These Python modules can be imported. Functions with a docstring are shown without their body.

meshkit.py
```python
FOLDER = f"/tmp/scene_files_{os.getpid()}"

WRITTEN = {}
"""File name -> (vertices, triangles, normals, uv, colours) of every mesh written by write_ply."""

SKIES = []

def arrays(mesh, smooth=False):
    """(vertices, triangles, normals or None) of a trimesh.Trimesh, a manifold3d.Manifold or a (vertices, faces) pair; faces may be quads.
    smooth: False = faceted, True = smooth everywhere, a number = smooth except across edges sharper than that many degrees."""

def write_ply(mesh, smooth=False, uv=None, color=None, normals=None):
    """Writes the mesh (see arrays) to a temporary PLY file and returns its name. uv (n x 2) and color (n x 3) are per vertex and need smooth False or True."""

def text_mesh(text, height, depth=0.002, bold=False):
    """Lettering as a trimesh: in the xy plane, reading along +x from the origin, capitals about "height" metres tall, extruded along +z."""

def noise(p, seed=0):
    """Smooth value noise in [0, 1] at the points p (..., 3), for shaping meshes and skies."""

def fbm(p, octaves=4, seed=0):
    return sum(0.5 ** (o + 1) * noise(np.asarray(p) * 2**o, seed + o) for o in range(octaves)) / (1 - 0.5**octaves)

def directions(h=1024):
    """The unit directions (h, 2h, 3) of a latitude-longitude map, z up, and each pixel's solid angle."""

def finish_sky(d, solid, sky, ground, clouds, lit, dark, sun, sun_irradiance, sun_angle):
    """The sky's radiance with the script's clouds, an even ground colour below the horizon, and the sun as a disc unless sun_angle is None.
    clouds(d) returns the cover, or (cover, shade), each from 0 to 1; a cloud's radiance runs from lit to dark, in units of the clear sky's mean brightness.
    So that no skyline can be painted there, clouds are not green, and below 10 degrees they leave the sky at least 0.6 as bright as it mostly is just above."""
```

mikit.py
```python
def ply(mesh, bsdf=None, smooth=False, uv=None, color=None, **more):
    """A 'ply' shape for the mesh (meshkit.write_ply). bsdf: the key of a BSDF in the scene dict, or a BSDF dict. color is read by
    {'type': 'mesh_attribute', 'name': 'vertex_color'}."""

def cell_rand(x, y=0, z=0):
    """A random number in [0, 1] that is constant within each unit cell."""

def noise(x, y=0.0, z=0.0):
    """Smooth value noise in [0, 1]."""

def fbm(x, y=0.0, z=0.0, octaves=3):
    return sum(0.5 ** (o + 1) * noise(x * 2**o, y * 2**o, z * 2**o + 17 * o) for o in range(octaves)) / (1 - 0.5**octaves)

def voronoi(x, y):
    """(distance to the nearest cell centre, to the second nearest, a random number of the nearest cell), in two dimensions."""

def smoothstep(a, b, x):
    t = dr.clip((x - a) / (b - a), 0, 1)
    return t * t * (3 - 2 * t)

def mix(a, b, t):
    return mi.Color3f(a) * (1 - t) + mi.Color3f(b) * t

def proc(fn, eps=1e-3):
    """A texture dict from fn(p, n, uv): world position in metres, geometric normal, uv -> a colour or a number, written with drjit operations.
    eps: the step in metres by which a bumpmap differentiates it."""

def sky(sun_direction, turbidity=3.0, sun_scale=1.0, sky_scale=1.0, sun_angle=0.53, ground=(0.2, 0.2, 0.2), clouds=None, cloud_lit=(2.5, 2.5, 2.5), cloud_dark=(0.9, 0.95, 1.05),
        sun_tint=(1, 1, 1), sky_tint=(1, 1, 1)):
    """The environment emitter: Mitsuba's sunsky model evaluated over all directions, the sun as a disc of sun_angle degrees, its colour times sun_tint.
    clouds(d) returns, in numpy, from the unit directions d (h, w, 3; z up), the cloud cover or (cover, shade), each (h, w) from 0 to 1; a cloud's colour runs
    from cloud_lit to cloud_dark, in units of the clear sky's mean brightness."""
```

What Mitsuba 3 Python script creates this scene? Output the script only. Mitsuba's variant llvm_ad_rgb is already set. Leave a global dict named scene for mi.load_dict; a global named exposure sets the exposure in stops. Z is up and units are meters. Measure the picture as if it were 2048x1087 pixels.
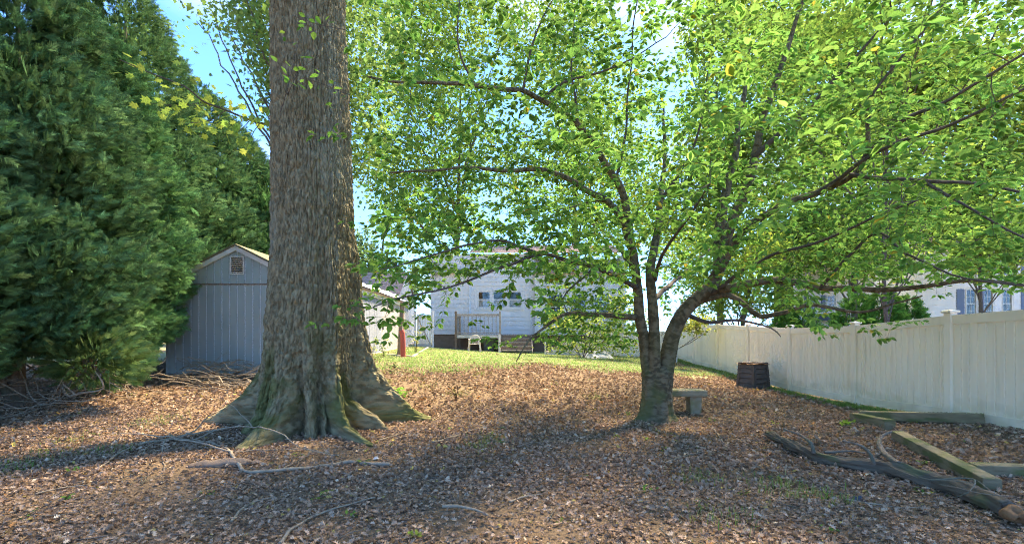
import math, random
import numpy as np, trimesh, mitsuba as mi, mikit, meshkit
import drjit as dr
from scipy.spatial import cKDTree
from scipy.interpolate import RBFInterpolator, RegularGridInterpolator
from mikit import proc, noise, fbm, voronoi, smoothstep, mix
T = mi.ScalarTransform4f
scene, labels = {}, {}

# ------------------------------------------------------------------ camera, sky, exposure
F, CX, HOR, EYE = 910.0, 1024.0, 679.0, 1.5          # focal length and horizon in pixels of a 2048 wide frame; eye height
scene['camera'] = {'type': 'perspective', 'fov': math.degrees(2 * math.atan(1024 / F)), 'fov_axis': 'x', 'near_clip': 0.05, 'far_clip': 2000.0,
                   'principal_point_offset_y': (543.5 - HOR) / 1087.0,
                   'to_world': T().look_at(origin=[0, 0, EYE], target=[0, 10, EYE], up=[0, 0, 1])}
def thin_clouds(d):
    az = np.arctan2(d[..., 0], d[..., 1])
    el = np.arcsin(np.clip(d[..., 2], -1, 1))
    p = np.stack([az * 3.0 + el * 1.5, el * 9.0, az * 0 + 2.3], -1)
    n = meshkit.fbm(p, 5, 7)
    return np.clip((n - 0.52) * 2.6, 0, 0.42)
SUN = np.array([0.36, 0.40, 0.85])
scene['sky'] = mikit.sky(SUN.tolist(), turbidity=3, sun_scale=0.78, sun_angle=8.0, sky_scale=0.85, sky_tint=(0.50, 0.69, 0.89), clouds=thin_clouds, cloud_lit=(1.6, 1.6, 1.6), cloud_dark=(1.0, 1.0, 1.0), sun_tint=(1.0, 0.96, 0.89))
exposure = 4.4

# ------------------------------------------------------------------ helpers
R = np.random.default_rng(11)
def lab(key, label=None, cat=None, group=None, kind=None):
    d = {k: v for k, v in (('label', label), ('category', cat), ('group', group), ('kind', kind)) if v}
    if d: labels[key] = d
USED = {}
def num(name):
    n = USED.get(name, 0); USED[name] = n + 1
    return name if n == 0 else f'{name}_{n:03d}'
def obj(name, mesh, bsdf, parent=None, label=None, cat=None, group=None, kind=None, smooth=False, color=None, uv=None, **more):
    key = num((parent + '__' if parent else '') + name)
    if color is not None and np.ndim(color) == 1:
        n = len(mesh[0]) if isinstance(mesh, tuple) else len(mesh.vertices)
        color = np.tile(np.asarray(color, float), (n, 1))
    scene[key] = mikit.ply(mesh, bsdf, smooth=smooth, color=color, uv=uv, **more)
    lab(key, label, cat, group, kind)
    return key
def thing(name, label, cat, group=None):
    key = num(name); lab(key, label, cat, group)
    return key
def join(ms):
    """joins (verts, faces[, colours]) tuples"""
    vs, fs, cs, a = [], [], [], 0
    for m in ms:
        vs.append(m[0]); fs.append(np.asarray(m[1]) + a); a += len(m[0])
        if len(m) > 2: cs.append(m[2])
    out = (np.vstack(vs), np.vstack(fs))
    return out + (np.vstack(cs),) if cs else out
def box(x0, x1, y0, y1, z0, z1, bevel=0.0):
    if bevel <= 0:
        m = trimesh.creation.box((x1 - x0, y1 - y0, z1 - z0))
        m.apply_translation(((x0 + x1) / 2, (y0 + y1) / 2, (z0 + z1) / 2)); return m
    b = min(bevel, (x1 - x0) * .4, (y1 - y0) * .4, (z1 - z0) * .4)
    p = []
    for sx in (0, 1):
        for sy in (0, 1):
            for sz in (0, 1):
                c = np.array([(x0, x1)[sx], (y0, y1)[sy], (z0, z1)[sz]]); s = np.array([1 - 2 * sx, 1 - 2 * sy, 1 - 2 * sz]) * b
                for k in range(3):
                    o = s.copy(); o[k] = 0; p.append(c + o)
    return trimesh.convex.convex_hull(np.array(p))
def beam(a, b, w, h, up=(0, 0, 1), bevel=0.004):
    """a box from a to b, w wide and h high, its axis through the middle"""
    a, b = np.array(a, float), np.array(b, float); L = np.linalg.norm(b - a); d = (b - a) / L
    s = np.cross(d, up); s /= np.linalg.norm(s); u = np.cross(s, d)
    m = box(0, L, -w / 2, w / 2, -h / 2, h / 2, bevel)
    M = np.eye(4); M[:3, 0], M[:3, 1], M[:3, 2], M[:3, 3] = d, -s, u, a
    m.apply_transform(M); return m
def catmull(p, step):
    """resamples a polyline (n,k) along a Catmull-Rom curve through its points"""
    p = np.asarray(p, float)
    if len(p) == 2:
        n = max(2, int(np.linalg.norm((p[1] - p[0])[:3]) / step) + 1)
        return p[0] + (p[1] - p[0]) * np.linspace(0, 1, n)[:, None]
    q = np.vstack([2 * p[0] - p[1], p, 2 * p[-1] - p[-2]]); out = []
    for i in range(1, len(q) - 2):
        n = max(1, int(np.linalg.norm((q[i + 1] - q[i])[:3]) / step)); t = (np.arange(n) / n)[:, None]
        out.append(0.5 * (2 * q[i] + (q[i + 1] - q[i - 1]) * t + (2 * q[i - 1] - 5 * q[i] + 4 * q[i + 1] - q[i + 2]) * t**2 + (3 * q[i] - q[i - 1] - 3 * q[i + 1] + q[i + 2]) * t**3))
    return np.vstack(out + [p[-1:]])
def tube(p, r, n=6, cap=True):
    """swept tube (v, f) through p (m,3) with radii r"""
    p = np.asarray(p, float); m = len(p); r = np.broadcast_to(r, m)
    t = np.gradient(p, axis=0); t /= np.linalg.norm(t, axis=1, keepdims=True) + 1e-12
    a = np.cross(t[0], [0.31, 0.17, 0.93]); a /= np.linalg.norm(a) + 1e-12
    ang = np.arange(n) * 2 * np.pi / n; v = np.empty((m, n, 3))
    for i in range(m):
        a = a - t[i] * (a @ t[i]); a /= np.linalg.norm(a) + 1e-12
        b = np.cross(t[i], a)
        v[i] = p[i] + r[i] * (np.cos(ang)[:, None] * a + np.sin(ang)[:, None] * b)
    i, j = np.meshgrid(np.arange(m - 1), np.arange(n), indexing='ij'); k = (j + 1) % n
    q = np.stack([i * n + j, i * n + k, (i + 1) * n + k, (i + 1) * n + j], -1).reshape(-1, 4)
    f = np.vstack([q[:, [0, 1, 2]], q[:, [0, 2, 3]]]); v = v.reshape(-1, 3)
    if cap:
        v = np.vstack([v, p[:1], p[-1:]]); j = np.arange(n); k = (j + 1) % n
        f = np.vstack([f, np.stack([k, j, j * 0 + m * n], 1), np.stack([(m - 1) * n + j, (m - 1) * n + k, j * 0 + m * n + 1], 1)])
    return v, f
def frames(d, nrm):
    """rotation matrices (n,3,3) with columns: width, length d, normal"""
    d = d / (np.linalg.norm(d, axis=1, keepdims=True) + 1e-9)
    w = np.cross(d, nrm); w /= np.linalg.norm(w, axis=1, keepdims=True) + 1e-9
    return np.stack([w, d, np.cross(w, d)], -1)
def scatter(tv, tf, pos, M, size, col):
    """copies of a template: positions (n,3), rotations, sizes (n,) or (n,3), a colour each"""
    n, k = len(pos), len(tv); size = np.broadcast_to(np.asarray(size, float).reshape(n, -1), (n, 3))
    v = np.einsum('nij,nkj->nki', M, tv[None] * size[:, None]) + pos[:, None]
    f = (tf[None] + (np.arange(n) * k)[:, None, None]).reshape(-1, 3)
    return v.reshape(-1, 3), f, np.repeat(col, k, axis=0)
def unit(n, rng=None):
    v = (rng or R).normal(size=(n, 3)); return v / np.linalg.norm(v, axis=1, keepdims=True)

# ground height, from what the photograph shows of where things stand
GP = np.array([(-8, 2, 0), (0, 2, 0), (8, 2, 0.05), (-4, 5, 0), (0, 5, 0), (5, 5, .03), (-3.45, 7.6, 0), (2.7, 8.5, 0), (7.45, 7.05, .2), (7.4, 8, .1), (7.6, 10, 0.02), (7.7, 12.6, .03),
               (7.9, 17.5, .3), (8, 20, .40), (8.1, 22.5, .56), (.4, 14, .64), (-1, 24, .82), (2, 24, .76), (5.5, 23, .62), (-7, 12, .59), (-5.2, 18, .95), (-5, 23, 1.08), (0, 11, .3), (-3, 14, .66),
               (3.2, 14, .42), (5.6, 12, .12), (-9, 8, .15), (-8, 10, .35), (-13, 9, .25), (0, 45, 1.2), (-35, 45, 1.3), (35, 45, 1.0), (25, 20, .5), (-25, 20, 1.0), (-25, 0, .1), (25, 0, .1), (0, -20, 0), (0, 90, 1.2), (60, 90, 1.2), (-60, 90, 1.2)], float)
_rbf = RBFInterpolator(GP[:, :2], GP[:, 2], kernel='thin_plate_spline', smoothing=0.02)
_gx, _gy = np.linspace(-40, 60, 401), np.linspace(-20, 90, 441)
_gz = _rbf(np.stack(np.meshgrid(_gx, _gy, indexing='ij'), -1).reshape(-1, 2)).reshape(401, 441)
_gi = RegularGridInterpolator((_gx, _gy), _gz)
def gh(x, y):
    x, y = np.broadcast_arrays(np.asarray(x, float), np.asarray(y, float))
    q = np.stack([np.clip(x, -40, 60), np.clip(y, -20, 90)], -1)
    b = meshkit.fbm(np.stack([x * .9, y * .9, x * 0], -1), 3, 5) - .5
    far = np.clip((np.hypot(x, y) - 30) / 40, 0, 1)
    return (_gi(q.reshape(-1, 2)).reshape(x.shape) * (1 - far) + 1.0 * far + b * .07)[()]
def P(px, py, d):                                     # a point at depth d on the sight line of a photograph pixel
    return np.array([(px - CX) * d / F, d, EYE + (HOR - py) * d / F])
def G(px, py, up=0.0):                                # where that sight line meets the ground
    d = np.linspace(2.0, 60, 4000)
    z = EYE + (HOR - py) * d / F - up - gh((px - CX) * d / F, d)
    i = int(np.argmax(z < 0)); return np.array([(px - CX) * d[i] / F, d[i], gh((px - CX) * d[i] / F, d[i]) + up])

# ------------------------------------------------------------------ materials
def rgb(*c): return {'type': 'rgb', 'value': list(c)}
VC = {'type': 'mesh_attribute', 'name': 'vertex_color'}
def mat(key, col, rough=0.85, spec=0.3, bump=None, eps=1e-3, **more):
    b = {'type': 'principled', 'base_color': col if isinstance(col, dict) else (proc(col) if callable(col) else rgb(*col)), 'roughness': rough, 'specular': spec, **more}
    if bump: b = {'type': 'bumpmap', 'arbitrary': proc(bump, eps), 'scale': 1.0, 'bsdf': b}
    scene[key] = {'type': 'twosided', 'bsdf': b}
def leafmat(key, trans, rough=.55):
    scene[key] = {'type': 'principledthin', 'base_color': VC, 'roughness': rough, 'spec_trans': 0.0, 'eta': 1.35, 'diff_trans': trans}
leafmat('leaf_material', 1.15, .7)
leafmat('needle_material', 0.55, .6)
leafmat('litter_material', 0.25, .7)
mat('coloured_wood', VC, .9, .15)
def soil(p, n, uv):
    a, b = fbm(p.x * 3, p.y * 3, 0, 4), fbm(p.x * 40, p.y * 40, 3, 3)
    c = mix(mix(mi.Color3f(.095, .067, .040), mi.Color3f(.19, .135, .083), b), mi.Color3f(.145, .11, .068), a * .6)
    lawn = smoothstep(14.2, 16.5, p.y + 2.2 * fbm(p.x * .7, p.y * .7, 9, 3) - 1.1) * smoothstep(.28, .5, fbm(p.x * 1.3, p.y * 1.3, 2, 3))
    return mix(c, mix(mi.Color3f(.27, .29, .12), mi.Color3f(.42, .40, .21), fbm(p.x * 7, p.y * 7, 1, 3)), lawn * .8)
mat('soil_material', soil, .95, .1, lambda p, n, uv: .02 * fbm(p.x * 25, p.y * 25, 1, 3), 4e-3)
def bark(p, n, uv):
    u, v = uv.x, uv.y                                # uv in metres round and up the trunk
    w = u + .05 * (noise(u * 3, v * 2.5) - .5)
    f = fbm(w * 40, v * 16, 3, 4)
    c = mix(mi.Color3f(.145, .126, .072), mi.Color3f(.275, .24, .140), smoothstep(.25, .75, f))
    lich = smoothstep(.55, .75, fbm(u * 2.2, v * .9, 8, 3)) * smoothstep(1.2, 2.6, v)
    c = mix(c, mi.Color3f(.27, .27, .19), lich * .4)
    moss = smoothstep(.47, .64, fbm(u * 2.6, v * 1.7, 5, 4)) * smoothstep(2.4, .5, v)
    return mix(c, mix(mi.Color3f(.075, .085, .024), mi.Color3f(.12, .145, .038), fbm(u * 30, v * 30, 2, 2)), moss * .75)
def bark_bump(p, n, uv):
    u, v = uv.x, uv.y
    w = u + .05 * (noise(u * 3, v * 2.5) - .5)
    g1, g2 = dr.abs(2 * noise(w * 30, v * 6.5, 3) - 1), dr.abs(2 * noise(w * 50, v * 19, 5) - 1)
    return .030 * smoothstep(0, .5, g1) + .014 * smoothstep(0, .6, g2) + .006 * fbm(u * 70, v * 40, 6, 2)
mat('oak_bark', bark, .95, .1, bark_bump, 2e-3)
def cbark(p, n, uv):
    u, v = uv.x, uv.y
    f, g = fbm(u * 12, v * 26, 3, 3), fbm(p.x * 5, p.y * 5, p.z * 4, 3)
    c = mix(mi.Color3f(.070, .060, .036), mi.Color3f(.165, .142, .090), smoothstep(.3, .7, f))
    c = mix(c, mi.Color3f(.22, .195, .14), smoothstep(.58, .75, g) * .35)
    return mix(c, mi.Color3f(.10, .11, .04), smoothstep(.42, .62, fbm(p.x * 3, p.y * 3, p.z * 2 + 4, 3)) * smoothstep(2.2, .3, p.z) * .7)
mat('cherry_bark', cbark, .85, .2, lambda p, n, uv: .016 * fbm(uv.x * 14, uv.y * 30, 3, 3), 2e-3)
mat('branch_bark', lambda p, n, uv: mix(mi.Color3f(.05, .042, .036), mi.Color3f(.14, .12, .10), fbm(p.x * 22, p.y * 22, p.z * 22, 2)), .85, .2)
mat('dead_bark', lambda p, n, uv: mix(mix(mi.Color3f(.10, .082, .06), mi.Color3f(.25, .21, .165), fbm(p.x * 26, p.y * 26, p.z * 26, 3)), mi.Color3f(.09, .11, .075), smoothstep(.5, .65, fbm(p.x * 4, p.y * 4, p.z * 4, 3)) * .6), .95, .1,
    lambda p, n, uv: .006 * fbm(p.x * 45, p.y * 45, p.z * 45, 2), 2e-3)
mat('stick_bark', lambda p, n, uv: mix(mi.Color3f(.18, .15, .105), mi.Color3f(.37, .31, .225), fbm(p.x * 26, p.y * 26, p.z * 26, 3)), .95, .1)
mat('log_bark', lambda p, n, uv: mix(mix(mi.Color3f(.060, .050, .038), mi.Color3f(.19, .16, .12), fbm(uv.x * 40, uv.y * 6, p.z * 26, 3)), mi.Color3f(.10, .115, .05), smoothstep(.5, .65, fbm(p.x * 4, p.y * 4, p.z * 4, 3)) * .6), .95, .1,
    lambda p, n, uv: .012 * fbm(uv.x * 40, uv.y * 8, 1, 3), 2e-3)
def paint(a, b, s=1.0, dirt=0.0, dirtcol=(.17, .17, .09)):
    def fn(p, n, uv):
        c = mix(mi.Color3f(*a), mi.Color3f(*b), fbm(p.x * 3.1 * s, p.y * 3.1 * s, p.z * .9 * s, 4))
        if dirt: c = mix(c, mi.Color3f(*dirtcol), smoothstep(.52, .8, fbm(p.x * 1.7, p.y * 1.7, p.z * 3, 4)) * dirt)
        return c
    return fn
mat('blue_paint', paint((.25, .315, .315), (.33, .395, .39), 1, .35, (.17, .20, .18)), .7, .3, lambda p, n, uv: .0025 * fbm(p.x * 70, p.y * 70, p.z * 9, 2), 2e-3)
mat('groove_paint', (.66, .71, .74), .8)
mat('trim_paint', paint((.50, .50, .47), (.62, .62, .60), 2, .3), .7)
mat('white_paint', paint((.60, .595, .57), (.70, .69, .665), 1, .12), .6)
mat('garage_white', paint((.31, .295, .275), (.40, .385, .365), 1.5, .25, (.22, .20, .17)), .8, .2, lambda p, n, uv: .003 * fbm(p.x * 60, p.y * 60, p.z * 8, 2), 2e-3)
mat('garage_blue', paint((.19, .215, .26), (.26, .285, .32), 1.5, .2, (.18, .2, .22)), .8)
def vinyl(p, n, uv):
    c = mix(mi.Color3f(.78, .70, .53), mi.Color3f(.84, .77, .62), fbm(p.x * .8, p.y * .8, p.z * .8, 3))
    streak = fbm(p.x * 9, p.y * 9, p.z * .8, 3)
    c = mix(c, mi.Color3f(.50, .46, .36), smoothstep(.5, .8, streak) * .25)
    low = smoothstep(.62, .05, p.z - .15 - .012 * p.y)
    return mix(c, mi.Color3f(.26, .26, .10), smoothstep(.42, .7, fbm(p.x * 2.2, p.y * 2.2, p.z * 4, 4) * (.55 + .6 * low)) * low * .22)
mat('vinyl', vinyl, .45, .4)
mat('roof_brown', lambda p, n, uv: mix(mi.Color3f(.26, .19, .165), mi.Color3f(.38, .29, .25), fbm(p.x * 6, p.y * 6, p.z * 6, 3)), .9)
mat('roof_moss', lambda p, n, uv: mix(mi.Color3f(.12, .105, .08), mi.Color3f(.14, .145, .075), fbm(p.x * 4, p.y * 4, p.z * 6, 3)), .95)
mat('roof_dark', (.09, .10, .12), .85)
mat('foundation', lambda p, n, uv: mix(mi.Color3f(.15, .105, .07), mi.Color3f(.25, .18, .125), fbm(p.x * 5, p.y * 5, p.z * 7, 4)), .95)
mat('grey_wood', lambda p, n, uv: mix(mi.Color3f(.22, .19, .155), mi.Color3f(.40, .36, .31), fbm(p.x * 9, p.y * 9, p.z * 9, 3)), .9)
mat('brown_wood', lambda p, n, uv: mix(mi.Color3f(.13, .095, .065), mi.Color3f(.24, .18, .13), fbm(p.x * 12, p.y * 12, p.z * 3, 3)), .9)
def timber(p, n, uv):
    c = mix(mi.Color3f(.125, .105, .062), mi.Color3f(.28, .24, .15), fbm(p.x * 10, p.y * 10, p.z * 30, 4))
    return mix(c, mi.Color3f(.10, .12, .045), smoothstep(.5, .66, fbm(p.x * 3.5, p.y * 3.5, p.z * 9, 3)) * .8)
mat('timber', timber, .95, .1, lambda p, n, uv: .004 * fbm(p.x * 30, p.y * 30, p.z * 60, 2), 2e-3)
def conc(p, n, uv):
    c = mix(mi.Color3f(.20, .175, .115), mi.Color3f(.32, .285, .20), fbm(p.x * 20, p.y * 20, p.z * 20, 3))
    return mix(c, mi.Color3f(.16, .17, .07), smoothstep(.40, .60, fbm(p.x * 5, p.y * 5, p.z * 5 + 2, 3)) * .7)
mat('mossy_concrete', conc, .95, .1, lambda p, n, uv: .003 * fbm(p.x * 60, p.y * 60, p.z * 60, 2), 2e-3)
mat('bin_plastic', lambda p, n, uv: mix(mi.Color3f(.045, .04, .037), mi.Color3f(.10, .09, .082), fbm(p.x * 8, p.y * 8, p.z * 8, 3)), .6, .35)
mat('grey_plastic', (.105, .125, .115), .5, .4)
mat('dark_plastic', (.03, .035, .045), .4, .5)
mat('beige_plastic', (.52, .48, .40), .5, .4)
mat('red_paint', paint((.33, .06, .045), (.44, .11, .085), 4, .2, (.2, .08, .06)), .8)
mat('black_metal', (.025, .025, .025), .5)
mat('tarp', (.52, .56, .60), .5, .4)
mat('room_dark', (.06, .065, .07), .9)
mat('curtain', (.42, .43, .42), .9)
mat('shutter', (.12, .16, .24), .7)
mat('rotten_wood', lambda p, n, uv: mix(mi.Color3f(.10, .055, .028), mi.Color3f(.24, .14, .065), fbm(p.x * 30, p.y * 30, p.z * 30, 3)), .95)
scene['window_glass'] = {'type': 'thindielectric', 'int_ior': 1.5}

# ------------------------------------------------------------------ ground
def graded(lo, hi, step, far):
    a = np.arange(lo, hi + 1e-6, step); g = step * 1.18 ** np.arange(1, 60)
    c = np.cumsum(g); c = c[c < far]
    return np.concatenate([(a[0] - c)[::-1], a, a[-1] + c])
gx, gy = graded(-11, 10, .11, 700), graded(1.6, 26, .11, 700)
X, Y = np.meshgrid(gx, gy, indexing='ij'); Z = gh(X, Y)
near = np.clip(1 - (np.hypot(X, Y - 8) - 16) / 10, 0, 1)
Z = Z + near * .022 * (meshkit.fbm(np.stack([X * 5, Y * 5, X * 0], -1), 3, 2) - .5)
i, j = np.meshgrid(np.arange(len(gx) - 1), np.arange(len(gy) - 1), indexing='ij'); n = len(gy)
q = np.stack([i * n + j, (i + 1) * n + j, (i + 1) * n + j + 1, i * n + j + 1], -1).reshape(-1, 4)
Z = Z + near * .02 * (meshkit.fbm(np.stack([X * 13, Y * 13, X * 0], -1), 2, 4) - .5)
obj('ground', (np.stack([X, Y, Z], -1).reshape(-1, 3), q), 'soil_material', kind='structure', smooth=True)

# ------------------------------------------------------------------ blue shed
def extrude_xz(poly, y0, y1):
    """a flat outline in x, z given depth from y0 to y1"""
    from shapely.geometry import Polygon
    m = trimesh.creation.extrude_polygon(poly if hasattr(poly, 'exterior') else Polygon(poly), y1 - y0, engine='earcut')
    v = m.vertices.copy(); m.vertices = np.stack([v[:, 0], y1 - v[:, 2], v[:, 1]], 1); return m
def blue_shed():
    t = thing('garden_shed', 'blue grey gabled wooden shed with a louvred vent, beside the evergreen hedge', 'shed')
    xc, hw, y0, y1, z0, zp, ze, zj = -7.25, 1.83, 12.0, 14.9, .42, 3.93, 3.0, 2.96
    roofz = lambda x: zp - abs(x - xc) * (zp - ze) / hw
    obj('wall', extrude_xz([(xc - hw, z0), (xc + hw, z0), (xc + hw, ze), (xc, zp), (xc - hw, ze)], y0 + .03, y1), 'blue_paint', t)
    obj('groove_sheet', extrude_xz([(xc - hw + .004, z0 + .01), (xc + hw - .004, z0 + .01), (xc + hw - .004, ze), (xc, zp - .02), (xc - hw + .004, ze)], y0 + .022, y0 + .03), 'groove_paint', t)
    n = 18; w = 2 * hw / n
    for k in range(n):
        a, b = xc - hw + k * w + .012, xc - hw + (k + 1) * w - .012
        obj('plank', box(a, b, y0 + .004, y0 + .021, z0, zj - .012, .003), 'blue_paint', t)
        pts = [(a, zj + .02), (b, zj + .02), (b, roofz(b) - .01)] + ([(xc, zp - .01)] if a < xc < b else []) + [(a, roofz(a) - .01)]
        obj('plank', extrude_xz(pts, y0, y0 + .021), 'blue_paint', t)
    obj('flashing', box(xc - hw - .01, xc + hw + .01, y0 - .012, y0 + .02, zj - .014, zj + .016), 'brown_wood', t, label='dark joint strip across the shed gable')
    fr = [box(xc - .19, xc + .19, y0 - .022, y0 - .002, z, z + .035, .003) for z in (3.22, 3.665)] + [box(xc + q - .0175, xc + q + .0175, y0 - .0215, y0 - .0025, 3.256, 3.664, .003) for q in (-.1725, .1725)]
    v = obj('vent', join([(m.vertices, m.faces) for m in fr]), 'trim_paint', t)
    obj('backing', box(xc - .15, xc + .15, y0 - .0015, y0 - .0005, 3.25, 3.67), 'black_metal', v)
    for k in range(8):
        z = 3.285 + k * .05
        obj('slat', beam((xc - .152, y0 - .012, z), (xc + .152, y0 - .012, z), .026, .006, (0, .6, .8)), 'trim_paint', v)
    for s in (-1, 1):
        e = (xc + s * (hw + .14), zp + .05 - (hw + .14) * (zp - ze) / hw)
        m = extrude_xz([(xc, zp - .09), (xc, zp + .035), (e[0], e[1] - .015), (e[0], e[1] - .14)][::1 if s > 0 else -1], y0 - .075, y0 - .045)
        obj('rake_board', m, 'trim_paint', t)
        obj('roof', extrude_xz([(xc, zp + .04), (xc, zp + .085), (e[0] + s * .03, e[1] + .035), (e[0] + s * .03, e[1] - .01)][::1 if s > 0 else -1], y0 - .11, y1 + .15), 'roof_moss', t)
        obj('corner_board', box(xc + s * hw - .045, xc + s * hw + .045, y0 - .008, y0 + .003, z0, ze - .05, .003), 'blue_paint', t)
    return t
blue_shed()

# ------------------------------------------------------------------ garage, with its long sunny side towards the yard
def garage():
    t = thing('garage', 'long low white garage whose plank side faces the lawn, right of the big trunk', 'garage')
    x, y0, y1, ze = -5.25, 15.2, 23.0, 3.2
    obj('wall', extrude_xz([(-8.2, .4), (x - .03, .4), (x - .03, ze), (-8.2, ze + .5)], y0, y1), 'garage_white', t)
    ed = list(np.arange(y0, 18.28, .31)) + list(np.arange(18.3, 21.25, .42)) + list(np.arange(21.3, 22.95, .27)) + [y1]
    for a, b in zip(ed, ed[1:]):
        if b - a < .03: continue
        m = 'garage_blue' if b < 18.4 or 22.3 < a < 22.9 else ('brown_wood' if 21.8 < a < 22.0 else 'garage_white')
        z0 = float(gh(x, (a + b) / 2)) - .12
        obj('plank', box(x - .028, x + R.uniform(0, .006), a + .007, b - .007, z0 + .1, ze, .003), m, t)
    obj('sill_board', beam((x + .02, y0, float(gh(x, y0)) + .03), (x + .02, y1, float(gh(x, y1)) + .03), .05, .14), 'grey_wood', t)
    obj('fascia', box(x + .01, x + .06, y0 - .1, y1 + .12, ze - .09, ze + .07, .006), 'trim_paint', t)
    obj('roof', extrude_xz([(-8.4, ze + .55), (x + .16, ze + .06), (x + .16, ze + .10), (-8.4, ze + .60)], y0 - .15, y1 + .15), 'roof_brown', t)
    u, v = np.meshgrid(np.linspace(0, 1, 16), np.linspace(0, 1, 90), indexing='ij')
    yy = y0 - .1 + v * (y1 - y0 - 1.2)
    b = meshkit.fbm(np.stack([u * 3, v * 16, u * 0], -1), 4, 4)
    zz = ze + .12 + u * .19 + np.sin(u * np.pi) * (.10 + .22 * b)
    xx = x + .2 - u * 1.15
    idx = np.arange(16 * 90).reshape(16, 90)
    f = np.stack([idx[:-1, :-1], idx[1:, :-1], idx[1:, 1:], idx[:-1, 1:]], -1).reshape(-1, 4)
    obj('roof_cover', (np.stack([xx, yy, zz], -1).reshape(-1, 3), f), 'trim_paint', t, smooth=True, label='lumpy pale cover along the garage eave')
    obj('door_handle', box(x + .01, x + .05, 18.42, 18.46, 1.9, 2.1, .006), 'black_metal', t)
    return t
garage()
def pink_house():
    t = thing('neighbour_cottage', 'distant white gabled cottage with a pinkish brown roof behind the garage', 'house')
    x0, x1, y0, y1, zr, ze = -14, -6.95, 27.5, 32.5, 5.85, 4.0
    yz = [(y0, 0), (y1, 0), (y1, ze), ((y0 + y1) / 2, zr), (y0, ze)]
    m = extrude_xz(yz, -x1, -x0); v = m.vertices.copy(); m.vertices = np.stack([-v[:, 1], v[:, 0], v[:, 2]], 1)
    obj('wall', m, 'white_paint', t)
    for s, (ya, yb) in enumerate(((y0 - .25, 30), (y1 + .25, 30))):
        for k in range(9):
            a, b = k / 9, (k + 1) / 9
            p0 = np.array([ya + (yb - ya) * a, ze - .1 + (zr + .06 - ze + .1) * a]); p1 = np.array([ya + (yb - ya) * b, ze - .1 + (zr + .06 - ze + .1) * b])
            obj('roof_course', beam(((x0 + x1) / 2, *(p0 + [0, .03])), ((x0 + x1) / 2, *(p1 + [0, .012])), x1 - x0 + .2, .03, (0, -.4 if s == 0 else .4, .9)), 'roof_brown', t)
    return t
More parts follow.
